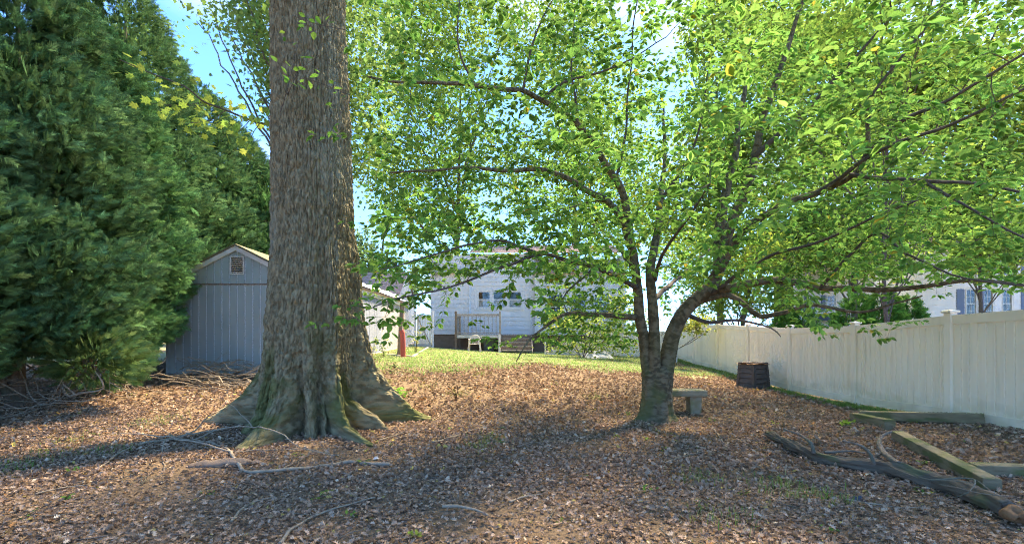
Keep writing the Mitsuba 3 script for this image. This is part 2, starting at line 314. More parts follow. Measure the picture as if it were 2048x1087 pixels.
pink_house()

# ------------------------------------------------------------------ the white house
def clad(t, x0, x1, y, z0, z1, step, holes, m='white_paint', name='plank'):
    """lapped siding boards on a wall that faces the camera, cut out at the holes (xa, xb, za, zb)"""
    z = z0
    while z < z1 - .02:
        b = min(z + step, z1); cuts = sorted([h for h in holes if h[2] < b - .02 and h[3] > z + .02]); a = x0
        for h in cuts + [(x1, x1, 0, 0)]:
            if h[0] - a > .05:
                L = h[0] - a
                mm = trimesh.convex.convex_hull(np.array([[xx, y + dy, zz] for xx in (a, h[0]) for dy, zz in ((0, z), (-.036, z), (-.014, b - .026), (0, b - .026))]))
                obj(name, mm, m, t)
            a = h[1]
        z += step
def wall_with_holes(x0, x1, z0, z1, holes, y0, y1):
    from shapely.geometry import box as sbox
    g = sbox(x0, z0, x1, z1)
    for h in holes: g = g.difference(sbox(h[0], h[2], h[1], h[3]))
    return extrude_xz(g, y0, y1)
def window(t, xa, xb, za, zb, y, meet=.5, muntin=0, curtain=True, w=.06):
    """a double-hung sash window set in a wall hole"""
    k = obj('window', join([(m.vertices, m.faces) for m in (box(xa, xa + w, y - .045, y + .06, za, zb, .004), box(xb - w, xb, y - .045, y + .06, za, zb, .004), box(xa + w, xb - w, y - .044, y + .06, zb - w, zb, .004),
            box(xa + w, xb - w, y - .044, y + .06, za, za + w, .004), box(xa + w, xb - w, y - .03, y + .05, za + (zb - za) * meet - .025, za + (zb - za) * meet + .025, .004))]), 'white_paint', t)
    zm = za + (zb - za) * meet
    for lo, hi, dy in ((za + w, zm - .025, .01), (zm + .025, zb - w, .03)):
        obj('pane', (np.array([[xa + w, y + dy, lo], [xb - w, y + dy, lo], [xb - w, y + dy, hi], [xa + w, y + dy, hi]]), np.array([[0, 1, 2], [0, 2, 3]])), 'window_glass', k)
        if muntin:
            for i in range(1, muntin):
                xm = xa + w + (xb - xa - 2 * w) * i / muntin
                obj('muntin', box(xm - .012, xm + .012, y + dy - .014, y + dy - .004, lo, hi), 'white_paint', k)
            obj('muntin', box(xa + w, xb - w, y + dy - .013, y + dy - .005, (lo + hi) / 2 - .012, (lo + hi) / 2 + .012), 'white_paint', k)
    if curtain:
        xs = np.linspace(xa + w, xb - w, 26); c = np.stack([np.r_[xs, xs], np.r_[y + .22 + .02 * np.sin(xs * 60), y + .22 + .02 * np.sin(xs * 60)], np.r_[xs * 0 + za, xs * 0 + zm]], 1)
        i = np.arange(25); obj('curtain', (c, np.stack([i, i + 1, i + 27, i + 26], 1)), 'curtain', k, smooth=True)
    return k
def white_house():
    t = thing('white_house', 'white house with wide lapped siding, a triple window and a grey wooden deck', 'house')
    y, x0, x1, xd = 26.0, -4.65, 1.1, -2.4
    wins = [(-1.96, -1.22, 3.31, 4.27), (-1.10, -.35, 3.31, 4.27), (-.20, .56, 3.31, 4.27)]
    obj('wall', wall_with_holes(x0, x1, 1.8, 6.4, wins, y, y + .15), 'white_paint', t)
    obj('side_wall', box(x0, x0 + .15, y + .152, 33, 1.8, 5.4), 'white_paint', t)
    obj('back_wall', box(x0, 6.4, 33, 33.15, .3, 6.4), 'white_paint', t)
    obj('party_wall', box(x1 + .1, x1 + .25, y + .152, 32.99, 1.8, 6.4), 'white_paint', t)
    obj('floor', box(x0 + .16, x1 + .09, y + .16, 32.98, 1.75, 1.85), 'room_dark', t)
    obj('ceiling', box(x0 + .16, x1 + .09, y + .16, 32.98, 5.0, 5.1), 'room_dark', t)
    clad(t, x0, x1, y - .002, 1.82, 6.3, .25, [(-2.12, .72, 3.21, 4.38)])
    for h in wins: window(t, *h, y, .5)
    for a, b, c, d in ((-2.12, .72, 4.27, 4.38), (-2.16, .76, 3.19, 3.31), (-2.12, -1.96, 3.311, 4.269), (-1.22, -1.10, 3.311, 4.269), (-.35, -.20, 3.311, 4.269), (.56, .72, 3.311, 4.269)):
        obj('window_trim', box(a, b, y - .05, y - .001, c, d, .005), 'white_paint', t)
    obj('foundation', box(x0 + .03, 6.3, y + .03, y + .3, .2, 1.79), 'foundation', t)
    n = 12
    for r in range(5):
        for k in range(12):
            a = x0 + .03 + k * .42 + (r % 2) * .21
            obj('block', box(a, min(a + .405, 1.0), y + .012 + R.uniform(0, .008), y + .032, .74 + r * .21, .74 + r * .21 + .198, .006), 'foundation', t)
    p = [(xd, y - .1, .95), (xd, y - .1, 5.1), (xd - .05, y - .25, 5.3)]
    obj('downspout', tube(catmull(p, .2), .045, 8), 'groove_paint', t, smooth=40, label='pale blue downspout')
    obj('gutter', box(x0 - .3, xd, y - .34, y - .22, 5.26, 5.38, .01), 'trim_paint', t)
    for k in range(12):                                   # lower roof in courses
        a, b = k / 12, (k + 1) / 12; f = lambda s: (y - .28 + s * 4.6, 5.38 + s * 1.6)
        p0, p1 = f(a), f(b)
        obj('roof_course', beam(((x0 + xd) / 2 - .15, p0[0], p0[1] + .04), ((x0 + xd) / 2 - .15, p1[0], p1[1] + .018), xd - x0 + .55, .03, (0, -.5, .86)), 'roof_brown', t)
        f = lambda s: (y - .3 + s * 4.4, 6.4 + s * 1.3); p0, p1 = f(a), f(b)
        obj('roof_course', beam((2.1, p0[0], p0[1] + .04), (2.1, p1[0], p1[1] + .018), 9.0, .03, (0, -.5, .86)), 'roof_brown', t)
    obj('corner_board', box(x1 - .02, x1 + .16, y - .07, y - .035, 1.8, 6.35, .004), 'white_paint', t)
    # enclosed porch to the right, mostly behind leaves
    ya, xa, xb = 25.6, 1.27, 6.4
    pw = [(2.0, 2.9, 2.6, 4.1), (3.3, 4.2, 2.6, 4.1), (4.6, 5.5, 2.6, 4.1)]
    obj('porch_wall', wall_with_holes(xa, xb, 1.75, 5.2, pw, ya, ya + .12), 'white_paint', t)
    obj('porch_side', box(xb - .12, xb, ya + .122, 32.99, .6, 6.35), 'white_paint', t)
    obj('porch_room', box(xa, xb - .13, 27.6, 27.7, 1.0, 6.3), 'room_dark', t)
    clad(t, xa, xb, ya - .002, 1.77, 5.1, .25, [(h[0] - .08, h[1] + .08, h[2] - .08, h[3] + .08) for h in pw])
    for h in pw:
        window(t, *h, ya, .5, 0, False)
        for q in ((h[0] - .08, h[1] + .08, h[3], h[3] + .08), (h[0] - .08, h[1] + .08, h[2] - .08, h[2]), (h[0] - .08, h[0], h[2] + .001, h[3] - .001), (h[1], h[1] + .08, h[2] + .001, h[3] - .001)):
            obj('window_trim', box(q[0], q[1], ya - .05, ya - .001, q[2], q[3], .005), 'white_paint', t)
    obj('porch_roof', extrude_xz([(xa - .1, 5.2), (xb + .2, 5.2), (xb + .2, 5.32), (xa - .1, 5.32)], ya - .3, 27.6), 'roof_brown', t)
    obj('upper_wall', box(xa, xb - .13, 27.3, 27.45, 5.33, 6.35), 'white_paint', t)
    return t
white_house()
def deck():
    t = thing('wooden_deck', 'grey weathered wooden deck with a railing and front steps against the white house', 'deck')
    y0, y1, xl, xr, zf, zt = 24.0, 25.9, -2.95, 1.0, 1.79, 2.86
    g = lambda x, y: float(gh(x, y))
    for k in range(13):
        a = y0 + k * (y1 - y0) / 13
        obj('plank', box(xl, xr, a + .004, a + (y1 - y0) / 13 - .004, zf - .035, zf, .004), 'grey_wood', t)
    obj('rim_board', box(xl, xr, y0 - .035, y0 + .003, zf - .2, zf - .036, .004), 'trim_paint', t)
    obj('rim_board', box(xl - .037, xl, y0, y1, zf - .2, zf - .037, .004), 'grey_wood', t)
    for x, y, top in ((xl, y0 - .09, zt + .14), (-.63, y0 - .09, zt + .14), (xl, y1 - .1, zt + .1), (xr - .1, y0 + .06, zf - .04)):
        obj('post', box(x - .05, x + .05, y - .05, y + .05, g(x, y) - .1, top, .006), 'brown_wood' if x == xl else 'grey_wood', t)
    for z, h in ((zt, .09), (zt - .11, .035), (zf + .1, .05)):
        obj('rail', box(xl + .051, -.681, y0 - .125, y0 - .08, z - h, z, .004), 'grey_wood', t)
        obj('rail', box(xl - .03, xl + .02, y0 - .039, y1 - .151, z - h, z, .004), 'grey_wood', t)
    for k in range(10):
        x = xl + .22 + k * .211
        obj('baluster', box(x - .018, x + .018, y0 - .079, y0 - .045, zf + .03, zt - .05, .003), 'grey_wood', t)
    for k in range(8):
        y = y0 + .1 + k * .21
        obj('baluster', box(xl - .065, xl - .031, y - .018, y + .018, zf + .03, zt - .05, .003), 'grey_wood', t)
    gz = g(.2, 23.3); rise = (zf - gz) / 5
    for k in range(4):
        z = gz + rise * (k + 1); yb = y0 - .04 - (4 - k) * .24
        obj('step_board', box(-.57, 1.0, yb, yb + .26, z - .04, z, .004), 'grey_wood', t)
        obj('riser', box(-.56, .99, yb + .225, yb + .245, z, z + rise - .041, .003), 'brown_wood', t)
    for x in (-.6, 1.03):
        obj('stringer', beam((x, y0 - 1.05, gz + .05), (x, y0 - .05, zf - .12), .04, .2), 'grey_wood', t)
    obj('newel_post', box(-.68, -.59, y0 - 1.15, y0 - 1.06, gz - .1, gz + 1.0, .005), 'trim_paint', t)
    return t
deck()
def side_steps():
    t = thing('side_steps', 'low white side steps behind the drooping leaves right of the deck', 'steps')
    g = float(gh(2.0, 22.8))
    for k in range(4):
        x = 1.75 + k * .27; z = g + .2 * (k + 1)
        obj('tread', box(x - .03, x + .27, 22.3, 23.3, z - .04, z, .005), 'grey_wood', t)
        obj('riser', box(x, x + .02, 22.31, 23.29, g - .05, z - .041, .003), 'white_paint', t)
        obj('side_board', box(x + .021, x + .269, 22.32, 22.35, g - .1, z - .041, .003), 'trim_paint', t)
    obj('hand_post', box(1.6, 1.67, 22.25, 22.32, g - .1, g + 1.0, .005), 'white_paint', t)
    obj('landing', box(2.86, 3.6, 22.3, 23.3, g + .8, g + .84, .005), 'grey_wood', t)
    obj('landing_skirt', box(2.85, 3.6, 22.33, 22.36, g - .1, g + .799, .005), 'trim_paint', t)
side_steps()
def gate():
    t = thing('garden_gate', 'white boarded gate with a diagonal brace between the garage and the white house', 'gate')
    y, x0, x1 = 23.9, -5.0, -4.25; g = float(gh(-4.6, y)); z0, z1 = g + .06, g + 1.75
    for k in range(6):
        a = x0 + k * (x1 - x0) / 6
        obj('board', box(a + .003, a + (x1 - x0) / 6 - .003, y, y + .02, z0, z1, .003), 'white_paint', t)
    for z in (z0 + .12, z1 - .12): obj('rail', box(x0, x1, y - .035, y - .001, z - .05, z + .05, .004), 'trim_paint', t)
    obj('brace', beam((x0 + .05, y - .018, z1 - .18), (x1 - .05, y - .018, z0 + .18), .03, .07, (0, -1, 0)), 'grey_wood', t)
    for x in (x0 - .09, x1 + .09):
        p = obj('post', box(x - .055, x + .055, y - .06, y + .06, g - .1, g + 1.9, .006), 'white_paint', t)
        obj('cap', box(x - .065, x + .065, y - .07, y + .07, g + 1.9, g + 1.94, .008), 'black_metal' if x < x0 else 'white_paint', p)
gate()

# ------------------------------------------------------------------ vinyl fences
def fence(name, label, posts, H=1.78, extra=.09, npl=16):
    t = thing(name, label, 'fence', None)
    posts = [np.array([x, y, float(gh(x, y))]) for x, y in posts]
    for k, p in enumerate(posts):
        q = obj('post', box(p[0] - .063, p[0] + .063, p[1] - .063, p[1] + .063, p[2] - .15, p[2] + H + extra - .05, .006), 'vinyl', t)
        c = np.array([[sx * r + p[0], sy * r + p[1], p[2] + H + extra - .05 + z] for r, z in ((.075, 0), (.085, .010), (.085, .032), (.070, .042), (.0, .062)) for sx in (-1, 1) for sy in (-1, 1)])
        obj('cap', trimesh.convex.convex_hull(c), 'vinyl', q)
    for a, b in zip(posts, posts[1:]):
        d = (b - a)[:2]; L = np.linalg.norm(d); d = d / L; s = .065; nrm = np.array([-d[1], d[0]])
        za = lambda u: a[2] + (b[2] - a[2]) * u / L
        def slab(u0, u1, z0, z1, th, bev=.003):
            w = [[*(a[:2] + d * u + nrm * o), za(u) + z] for u in (u0, u1) for o in (-th / 2, th / 2) for z in (z0, z1)]
            m = trimesh.convex.convex_hull(np.array(w))
            c = m.vertices.mean(0)
            return m
        obj('rail', slab(s, L - s, H - .15, H, .05), 'vinyl', t)
        obj('rail', slab(s, L - s, .06, .21, .05), 'vinyl', t)
        w = (L - 2 * s) / npl
        for k in range(npl):                              # a groove between tongue-and-groove boards
            u0, u1 = s + k * w + .006, s + (k + 1) * w - .006
            pr = [(u0 + .001, -.003), (u0 + .006, -.012), (u1 - .006, -.012), (u1 - .001, -.003), (u1 - .001, .006), (u1 - .009, .011), (u0 + .009, .011), (u0 + .001, .006)]
            v = np.array([[*(a[:2] + d * u + nrm * o), za(u) + z] for z in (.205, H - .145) for u, o in pr])
            f = [[i, (i + 1) % 8, (i + 1) % 8 + 8] for i in range(8)] + [[i, (i + 1) % 8 + 8, i + 8] for i in range(8)]
            obj('plank', (v, np.array(f)[:, ::-1]), 'vinyl', t)
        obj('tongue_sheet', slab(s, L - s, .2, H - .14, .004), 'vinyl', t)
    return t
fence('privacy_fence', 'long cream white boarded vinyl fence running along the right side of the yard', [(7.05, 2.8), (7.2, 5.25), (7.38, 7.66), (7.62, 10.1), (7.72, 12.62), (7.83, 15.05), (7.93, 17.5), (8.03, 20.0), (8.12, 22.45)])
fence('back_fence', 'short white fence closing the yard behind the small tree beside the house', [(8.02, 22.6), (6.65, 23.0), (5.05, 23.2), (3.9, 23.3)], 1.35, .06, 10)
st = obj('garden_stake', tube([(P(1353, 733, 20.4)), (P(1355, 668, 20.4))], .03, 8), 'white_paint', None, 'thin white stake standing in the lawn behind the small tree', 'stake', smooth=40)

# ------------------------------------------------------------------ house beyond the right fence
def far_house():
    t = thing('neighbour_house', 'large white neighbouring house with blue grey shutters beyond the right fence', 'house')
    y, x0, x1 = 34.0, 30.2, 46.0; xp = lambda px: (px - CX) * y / F; zp = lambda py: EYE + (HOR - py) * y / F
    hs = []
    for a, b in ((1931, 1953), (1966, 1986), (2004, 2024), (2060, 2082), (2120, 2142)): hs.append((xp(a), xp(b), zp(636), zp(578)))
    hs += [(h[0], h[1], h[2] + 3.2, h[3] + 3.0) for h in hs]
    obj('wall', wall_with_holes(x0, x1, .2, 8.2, hs, y, y + .2), 'white_paint', t)
    obj('side_wall', box(x0, x0 + .2, y + .201, 42, .2, 8.2), 'white_paint', t)
    obj('back_room', box(x0 + .3, x1, y + 2.5, y + 2.6, .3, 8.1), 'room_dark', t)
    clad(t, x0, x1, y - .002, .6, 8.1, .16 * 2, [(h[0] - .08, h[1] + .08, h[2] - .08, h[3] + .08) for h in hs])
    for i, h in enumerate(hs):
        window(t, *h, y, .5, 2, False, .05)
        if i % 5 in (0, 3):
            for a, b in ((h[0] - .72, h[0] - .12), (h[1] + .12, h[1] + .5)):
                obj('shutter', box(a, b, y - .06, y - .034, h[2], h[3], .006), 'shutter', t)
    obj('roof', extrude_xz([(x0 - .4, 8.2), (x1, 8.2), (x1, 11.5), (x0 + 3, 11.5)], y - .4, 42.4), 'roof_dark', t)
    obj('corner_board', box(x0 - .02, x0 + .2, y - .07, y - .036, .3, 8.15), 'white_paint', t)
    t = thing('neighbour_porch', 'neighbouring white house front with a dark bay roof and white railing behind the fence', 'house')
    y, x0, x1 = 32.0, 19.9, 25.4; xp = lambda px: (px - CX) * y / F; zp = lambda py: EYE + (HOR - py) * y / F
    hs = [(xp(1620), xp(1636), zp(622), zp(590)), (xp(1653), xp(1672), zp(622), zp(590))]
    obj('wall', wall_with_holes(x0, x1, .2, 7.6, hs, y, y + .2), 'white_paint', t)
    obj('back_room', box(x0, x1, y + 2.5, y + 2.6, .3, 7.5), 'room_dark', t)
    clad(t, x0, x1, y - .002, .6, 7.5, .32, [(h[0] - .08, h[1] + .08, h[2] - .08, h[3] + .08) for h in hs])
    for h in hs:
        window(t, *h, y, .5, 2, False, .05)
        obj('shutter', box(h[0] - .42, h[0] - .1, y - .06, y - .034, h[2], h[3], .006), 'shutter', t)
    obj('bay_roof', trimesh.convex.convex_hull(np.array([[xp(1632), y - 1.6, zp(643)], [xp(1678), y - 1.6, zp(643)], [xp(1640), y - .05, zp(627)], [xp(1672), y - .05, zp(627)], [xp(1632), y - .05, zp(641)], [xp(1678), y - .05, zp(641)]])), 'roof_dark', t)
    obj('roof', extrude_xz([(x0 - .4, 7.6), (x1 + .4, 7.6), (x1 - 1, 10.6), (x0 + 1, 10.6)], y - .4, 40), 'roof_dark', t)
    za, zb = zp(668), zp(645)
    obj('porch_rail', box(xp(1622), xp(1682), y - 2.2, y - 2.1, zb - .08, zb, .01), 'white_paint', t)
    obj('porch_rail', box(xp(1622), xp(1682), y - 2.2, y - 2.1, za, za + .08, .01), 'white_paint', t)
    for px in np.arange(1625, 1682, 5.5):
        obj('baluster', box(xp(px) - .04, xp(px) + .04, y - 2.18, y - 2.12, za + .081, zb - .081, .004), 'white_paint', t)
    obj('porch_floor', box(xp(1618), xp(1686), y - 2.3, y - .04, .3, za - .03), 'trim_paint', t)
far_house()

# ------------------------------------------------------------------ leaf templates (width, length, normal)
LEAF8 = (np.array([[0, 0, 0], [-.27, .30, .05], [.27, .30, .05], [-.24, .62, .03], [.24, .62, .03], [0, .34, -.02], [0, .64, -.03], [0, 1, -.08]]),
         np.array([[0, 5, 1], [0, 2, 5], [1, 5, 6], [1, 6, 3], [5, 2, 4], [5, 4, 6], [3, 6, 7], [6, 4, 7]]))
LEAF2 = (np.array([[0, 0, 0], [-.33, .45, .06], [.33, .45, .06], [0, 1, -.05]]), np.array([[0, 2, 1], [1, 2, 3]]))
_o = np.array([[0, 0], [-.09, .14], [-.30, .24], [-.10, .34], [-.46, .56], [-.12, .58], [-.28, .90], [-.06, .78], [0, 1.05], [.06, .76], [.32, .84], [.12, .56], [.42, .50], [.10, .32], [.33, .18], [.08, .12]])
OAKLEAF = (np.vstack([np.c_[_o, .22 * (np.abs(_o[:, 0]) ** 1.4) - .10 * (_o[:, 1] - .5) ** 2], [[0, .5, -.03]]]), np.array([[k, 16, (k + 1) % 16] for k in range(16)])[:, ::-1])
CURL = (np.array([[0, 0, 0], [-.20, .34, .12], [.30, .22, .04], [-.34, .62, .04], [.16, .74, .16], [0, .5, -.05], [0, 1, .08]]), np.array([[0, 5, 1], [0, 2, 5], [1, 5, 3], [2, 4, 5], [3, 5, 6], [5, 4, 6]]))
def vary(n, base, dv=.25, dh=.12, rng=None):
    rng = rng or R
    c = np.asarray(base)[None] * np.exp(rng.normal(0, dv, (n, 1))) * np.exp(rng.normal(0, dh, (n, 3)) * np.array([1.0, .35, .8]))
    return np.clip(c, .004, .9)

# ------------------------------------------------------------------ the big oak
OC = np.array([-3.43, 7.9])
OAK = thing('oak_tree', 'massive old oak with a furrowed trunk and flaring mossy roots in the leaf litter', 'tree')
def oak_trunk():
    ah = np.array([-.3, 0, .5, 1, 2, 3, 4, 5.4, 7.4, 12, 19]); ar = np.array([.70, .70, .70, .70, .695, .675, .655, .635, .59, .44, .2])
    roots = [(183, .26, {0: 2.2, .08: 1.98, .19: 1.78, .45: 1.38, .71: 1.10, 1.0: .93, 1.5: .84, 2.4: .765}), (259, .27, {0: 1.72, .1: 1.5, .3: 1.22, .6: 1.02, 1: .9, 1.6: .81, 2.6: .75}),
             (289, .135, {0: 1.0, .1: .93, .4: .88, .8: .85, 1.6: .80, 2.6: .75}), (303, .075, {0: .98, .1: .92, .3: .86, .5: .78, .7: .74}), (316, .155, {0: 2.0, .06: 1.7, .16: 1.3, .3: 1.1, .6: .98, 1.0: .87, 1.7: .80, 2.6: .75}),
             (346, .18, {0: 1.45, .1: 1.36, .22: 1.22, .34: .95, .5: .78}), (13, .26, {0: 2.2, .1: 1.92, .25: 1.7, .45: 1.5, .71: 1.25, 1.06: 1.02, 1.5: .9, 2.2: .80, 3: .75}),
             (70, .4, {0: 1.7, .3: 1.25, .8: .95, 1.5: .82}), (130, .4, {0: 1.8, .3: 1.3, .8: .95, 1.5: .82}), (222, .2, {0: 1.15, .3: .95, .8: .85, 2: .78})]
    hs = np.concatenate([np.linspace(-.25, 1.3, 170), np.linspace(1.315, 7.8, 225), np.linspace(7.95, 19, 24)])
    th = np.radians(293) + np.concatenate([np.linspace(-np.pi, -1.75, 45, endpoint=False), np.linspace(-1.75, 1.75, 300, endpoint=False), np.linspace(1.75, np.pi, 46)])
    Hh, Th = np.meshgrid(hs, th, indexing='ij')
    r = np.interp(Hh, ah, ar); acc = np.zeros_like(r)
    Tw = Th + .10 * (meshkit.fbm(np.stack([np.cos(Th) * 1.5, np.sin(Th) * 1.5, Hh * 1.1], -1), 3, 3) - .5)
    for ang, w, d in roots:
        Rk = np.interp(np.maximum(Hh, 0), list(d) + [3.6], list(d.values()) + [.6])
        dl = (Tw - math.radians(ang) + np.pi) % (2 * np.pi) - np.pi
        ww = w * (.85 / np.maximum(Rk, .7)) ** .75
        acc += (np.maximum(Rk - r, 0) * np.exp(-np.abs(dl / ww) ** 2.3)) ** 3
    crev = np.clip(1.6 - Hh, 0, 1.3) / 1.3 * .16
    flute = .02 * np.sin(Tw * 9 + 1.0) * np.clip(1 - Hh / 6, 0, 1)
    r = r - crev + flute + acc ** (1 / 3) + crev * np.clip(acc ** (1 / 3) * 6, 0, 1)
    lean = np.stack([OC[0] - .012 * np.maximum(Hh, 0) + .03 * np.sin(Hh * .5), OC[1] + 0 * Hh], -1)
    V = np.concatenate([lean + r[..., None] * np.stack([np.cos(Th), np.sin(Th)], -1), Hh[..., None]], -1)
    du, dv = np.gradient(V, axis=1), np.gradient(V, axis=0)
    N = np.cross(du, dv); N /= np.linalg.norm(N, axis=-1, keepdims=True) + 1e-12
    c, s_ = np.cos(Th) * .72, np.sin(Th) * .72
    wob = .05 * (meshkit.noise(np.stack([c * 4, s_ * 4, Hh * 2.2], -1), 9) - .5)
    q1 = meshkit.noise(np.stack([(c + wob) * 22, (s_ + wob) * 22, Hh * 2.7], -1), 1); q2 = meshkit.noise(np.stack([(c + wob) * 31, (s_ - wob) * 31, Hh * 9], -1), 2)
    gro = lambda q, e: np.clip(np.abs(2 * q - 1) / e, 0, 1) ** .8; rid = gro(q1, .42); brk = meshkit.noise(np.stack([c * 9, s_ * 9, Hh * 11], -1), 4)
    smoothroot = np.clip((Hh - .1) / .6, .6, 1)
    V = V + N * (.038 * (rid - .8) + .022 * (gro(q2, .5) - .7) + .016 * (brk - .5))[..., None] * smoothroot[..., None]
    nh, nt = Hh.shape; idx = np.arange(nh * nt).reshape(nh, nt)
    f = np.stack([idx[:-1, :-1], idx[:-1, 1:], idx[1:, 1:], idx[1:, :-1]], -1).reshape(-1, 4)
    uv = np.stack([(Th - np.radians(293)) * .74, Hh], -1).reshape(-1, 2)
    obj('trunk', (V.reshape(-1, 3), f), 'oak_bark', OAK, smooth=True, uv=uv)
oak_trunk()
def limb(parent, pts, r0, r1, m, name='limb', n=8, step=.18, wob=.0, **k):
    p = catmull(np.asarray(pts, float), step)
    if wob: p = p + (meshkit.noise(p[:, None, :] * 2.2 + np.array([[0, 0, 0], [31, 5, 7], [3, 57, 1]]), 3) - .5) * wob * np.clip(np.arange(len(p)) / 3, 0, 1)[:, None]
    rr = r0 + (r1 - r0) * np.linspace(0, 1, len(p)) ** .8
    v, f = tube(p, rr, n)
    L = np.r_[0, np.cumsum(np.linalg.norm(np.diff(p, axis=0), axis=1))]
    uv = np.vstack([np.stack([np.tile(np.abs(np.arange(n) / n - .5) * 2 * np.pi * r0, len(p)), np.repeat(L, n)], 1), [[0, 0], [0, L[-1]]]])
    obj(name, (v, f), m, parent, smooth=True, uv=uv, **k); return p, rr
def cloud_leaves(centres, per, spread, size, col, tmpl=LEAF2, up=.5, rng=R, dv=.3):
    n = len(centres) * per
    pos = np.repeat(centres, per, 0) + rng.normal(size=(n, 3)) * np.asarray(spread) * np.clip(rng.random((n, 1)) * 1.6, .3, 1.5)
    d = unit(n, rng); d[:, 2] = d[:, 2] * .6 - .2
    nr = unit(n, rng) * (1 - up) + np.array([0, 0, up])
    cc = np.repeat(vary(len(centres), col, .18, .06, rng), per, 0) * vary(n, (1, 1, 1), dv, .08, rng)
    return scatter(*tmpl, pos, frames(d, nr), size * rng.uniform(.65, 1.3, n), np.clip(cc, .004, .8))
def blob_points(blobs, n, rng, shell=.45):
    w = np.array([b[1][0] * b[1][1] * b[1][2] for b in blobs]) ** .75; out = []
    for (c, r), k in zip(blobs, np.maximum(1, (n * w / w.sum()).astype(int))):
        u = unit(k, rng) * (shell + (1 - shell) * rng.random((k, 1)) ** .5)
        out.append(np.asarray(c) + u * np.asarray(r) * (1 + .25 * (meshkit.noise(u * 2.2 + 5, 3)[:, None] - .5)))
    return np.vstack(out)
# oak limbs and crown high above the frame: they shade the yard
rg = np.random.default_rng(5)
ends = []
for k, (a, el, h) in enumerate([(20, 30, 8.6), (80, 28, 9.2), (140, 25, 8.9), (205, 25, 9.6), (262, 30, 9.0), (320, 28, 9.8), (50, 45, 12), (170, 45, 12.5), (290, 45, 12.8), (350, 40, 11.5)]):
    a, el = math.radians(a), math.radians(el); b = np.array([OC[0], OC[1], h]); d = np.array([math.cos(a) * math.cos(el), math.sin(a) * math.cos(el), math.sin(el)]); L = 8.2 - .3 * k
    pts = [b, b + d * L * .35 + [0, 0, .3], b + d * L * .7 + [rg.normal() * .4, rg.normal() * .4, .2], b + d * L + [rg.normal() * .5, rg.normal() * .5, -.3]]
    limb(OAK, pts, .2, .04, 'branch_bark', step=.4, n=7); ends += [(pts[-1], (2.7, 2.7, 1.7)), (pts[2], (2.3, 2.3, 1.5))]
ends += [(np.array([OC[0], OC[1], 17.5]), (4.5, 4.5, 3))]
cp = blob_points(ends, 1700, rg, .2)
cp = cp[(cp[:, 2] > 8.6) & (cp[:, 2] - EYE > .80 * cp[:, 1])]
v = cloud_leaves(cp, 12, (.42, .42, .25), .21, (.13, .22, .045), rng=rg)
obj('crown', v[:2], 'leaf_material', OAK, color=v[2], kind='stuff')
# young shoots on the trunk, and the thin low limb of yellow green leaves on its left
def shoot(parent, pts, r, nleaf, size, col, tmpl=LEAF8, rng=rg, spread=.12, mname='shoot', lname='shoot_leaf', single=True, start=.3):
    p, _ = limb(parent, pts, r, r * .35, 'branch_bark', mname, 5, .07, .05)
    for k in range(nleaf):
        i = int(len(p) * (start + (1 - start) * rng.random())) - 1
        d = p[min(i + 1, len(p) - 1)] - p[i - 1]; d = d / np.linalg.norm(d) * .5 + unit(1, rng)[0] * [1, 1, .5] + [0, 0, -.2]
        v = scatter(*tmpl, (p[i] + rng.normal(size=3) * spread * [1, 1, .7])[None], frames(d[None], (unit(1, rng) * .55 + [0, 0, .6])), size * rng.uniform(.7, 1.25, 1), vary(1, col, .2, .08, rng))
        obj(lname, v[:2], 'leaf_material', parent, color=v[2])
for a, b, dep, k in (((575, 190), (640, 110), 7.05, 8), ((690, 60), (585, 30), 6.8, 10), ((700, 190), (600, 150), 6.9, 10), ((700, 200), (640, 285), 6.9, 6), ((560, 225), (600, 60), 6.9, 6)):
    m = ((a[0] + b[0]) / 2 + rg.normal() * 10, (a[1] + b[1]) / 2 + rg.normal() * 10)
    shoot(OAK, [P(*a, dep + .25), P(*m, dep), P(*b, dep - .15)], .007, k, .13, (.14, .28, .045))
MAPLE = (np.vstack([np.array([[0, 0], [-.30, .02], [-.24, .22], [-.55, .38], [-.30, .52], [-.34, .78], [-.12, .68], [0, 1.0], [.12, .68], [.34, .78], [.30, .52], [.55, .38], [.24, .22], [.30, .02]]) @ np.array([[1, 0, 0], [0, 1, 0]]), [[0, .38, .05]]]), np.array([[k, 14, (k + 1) % 14] for k in range(14)])[:, ::-1])
main = [P(548, 252, 8.0), P(500, 240, 7.9), P(450, 222, 7.7), P(405, 205, 7.5), P(370, 175, 7.3), P(310, 150, 7.1), P(240, 120, 6.9)]
shoot(OAK, main, .022, 30, .135, (.34, .45, .08), MAPLE, spread=.2, mname='low_limb', lname='low_limb_leaf', start=.15)
for a, m, b, k in (((450, 222), (420, 240), (360, 250), 22), ((500, 240), (480, 265), (440, 275), 22), ((470, 230), (440, 215), (330, 210), 18), ((520, 246), (505, 275), (490, 300), 18), ((405, 205), (350, 208), (300, 205), 14), ((520, 246), (500, 210), (470, 215), 8)):
    shoot(OAK, [P(*a, 7.8), P(*m, 7.65), P(*b, 7.5)], .008, k, .135, (.34, .45, .08), MAPLE, spread=.16, mname='low_limb', lname='low_limb_leaf')

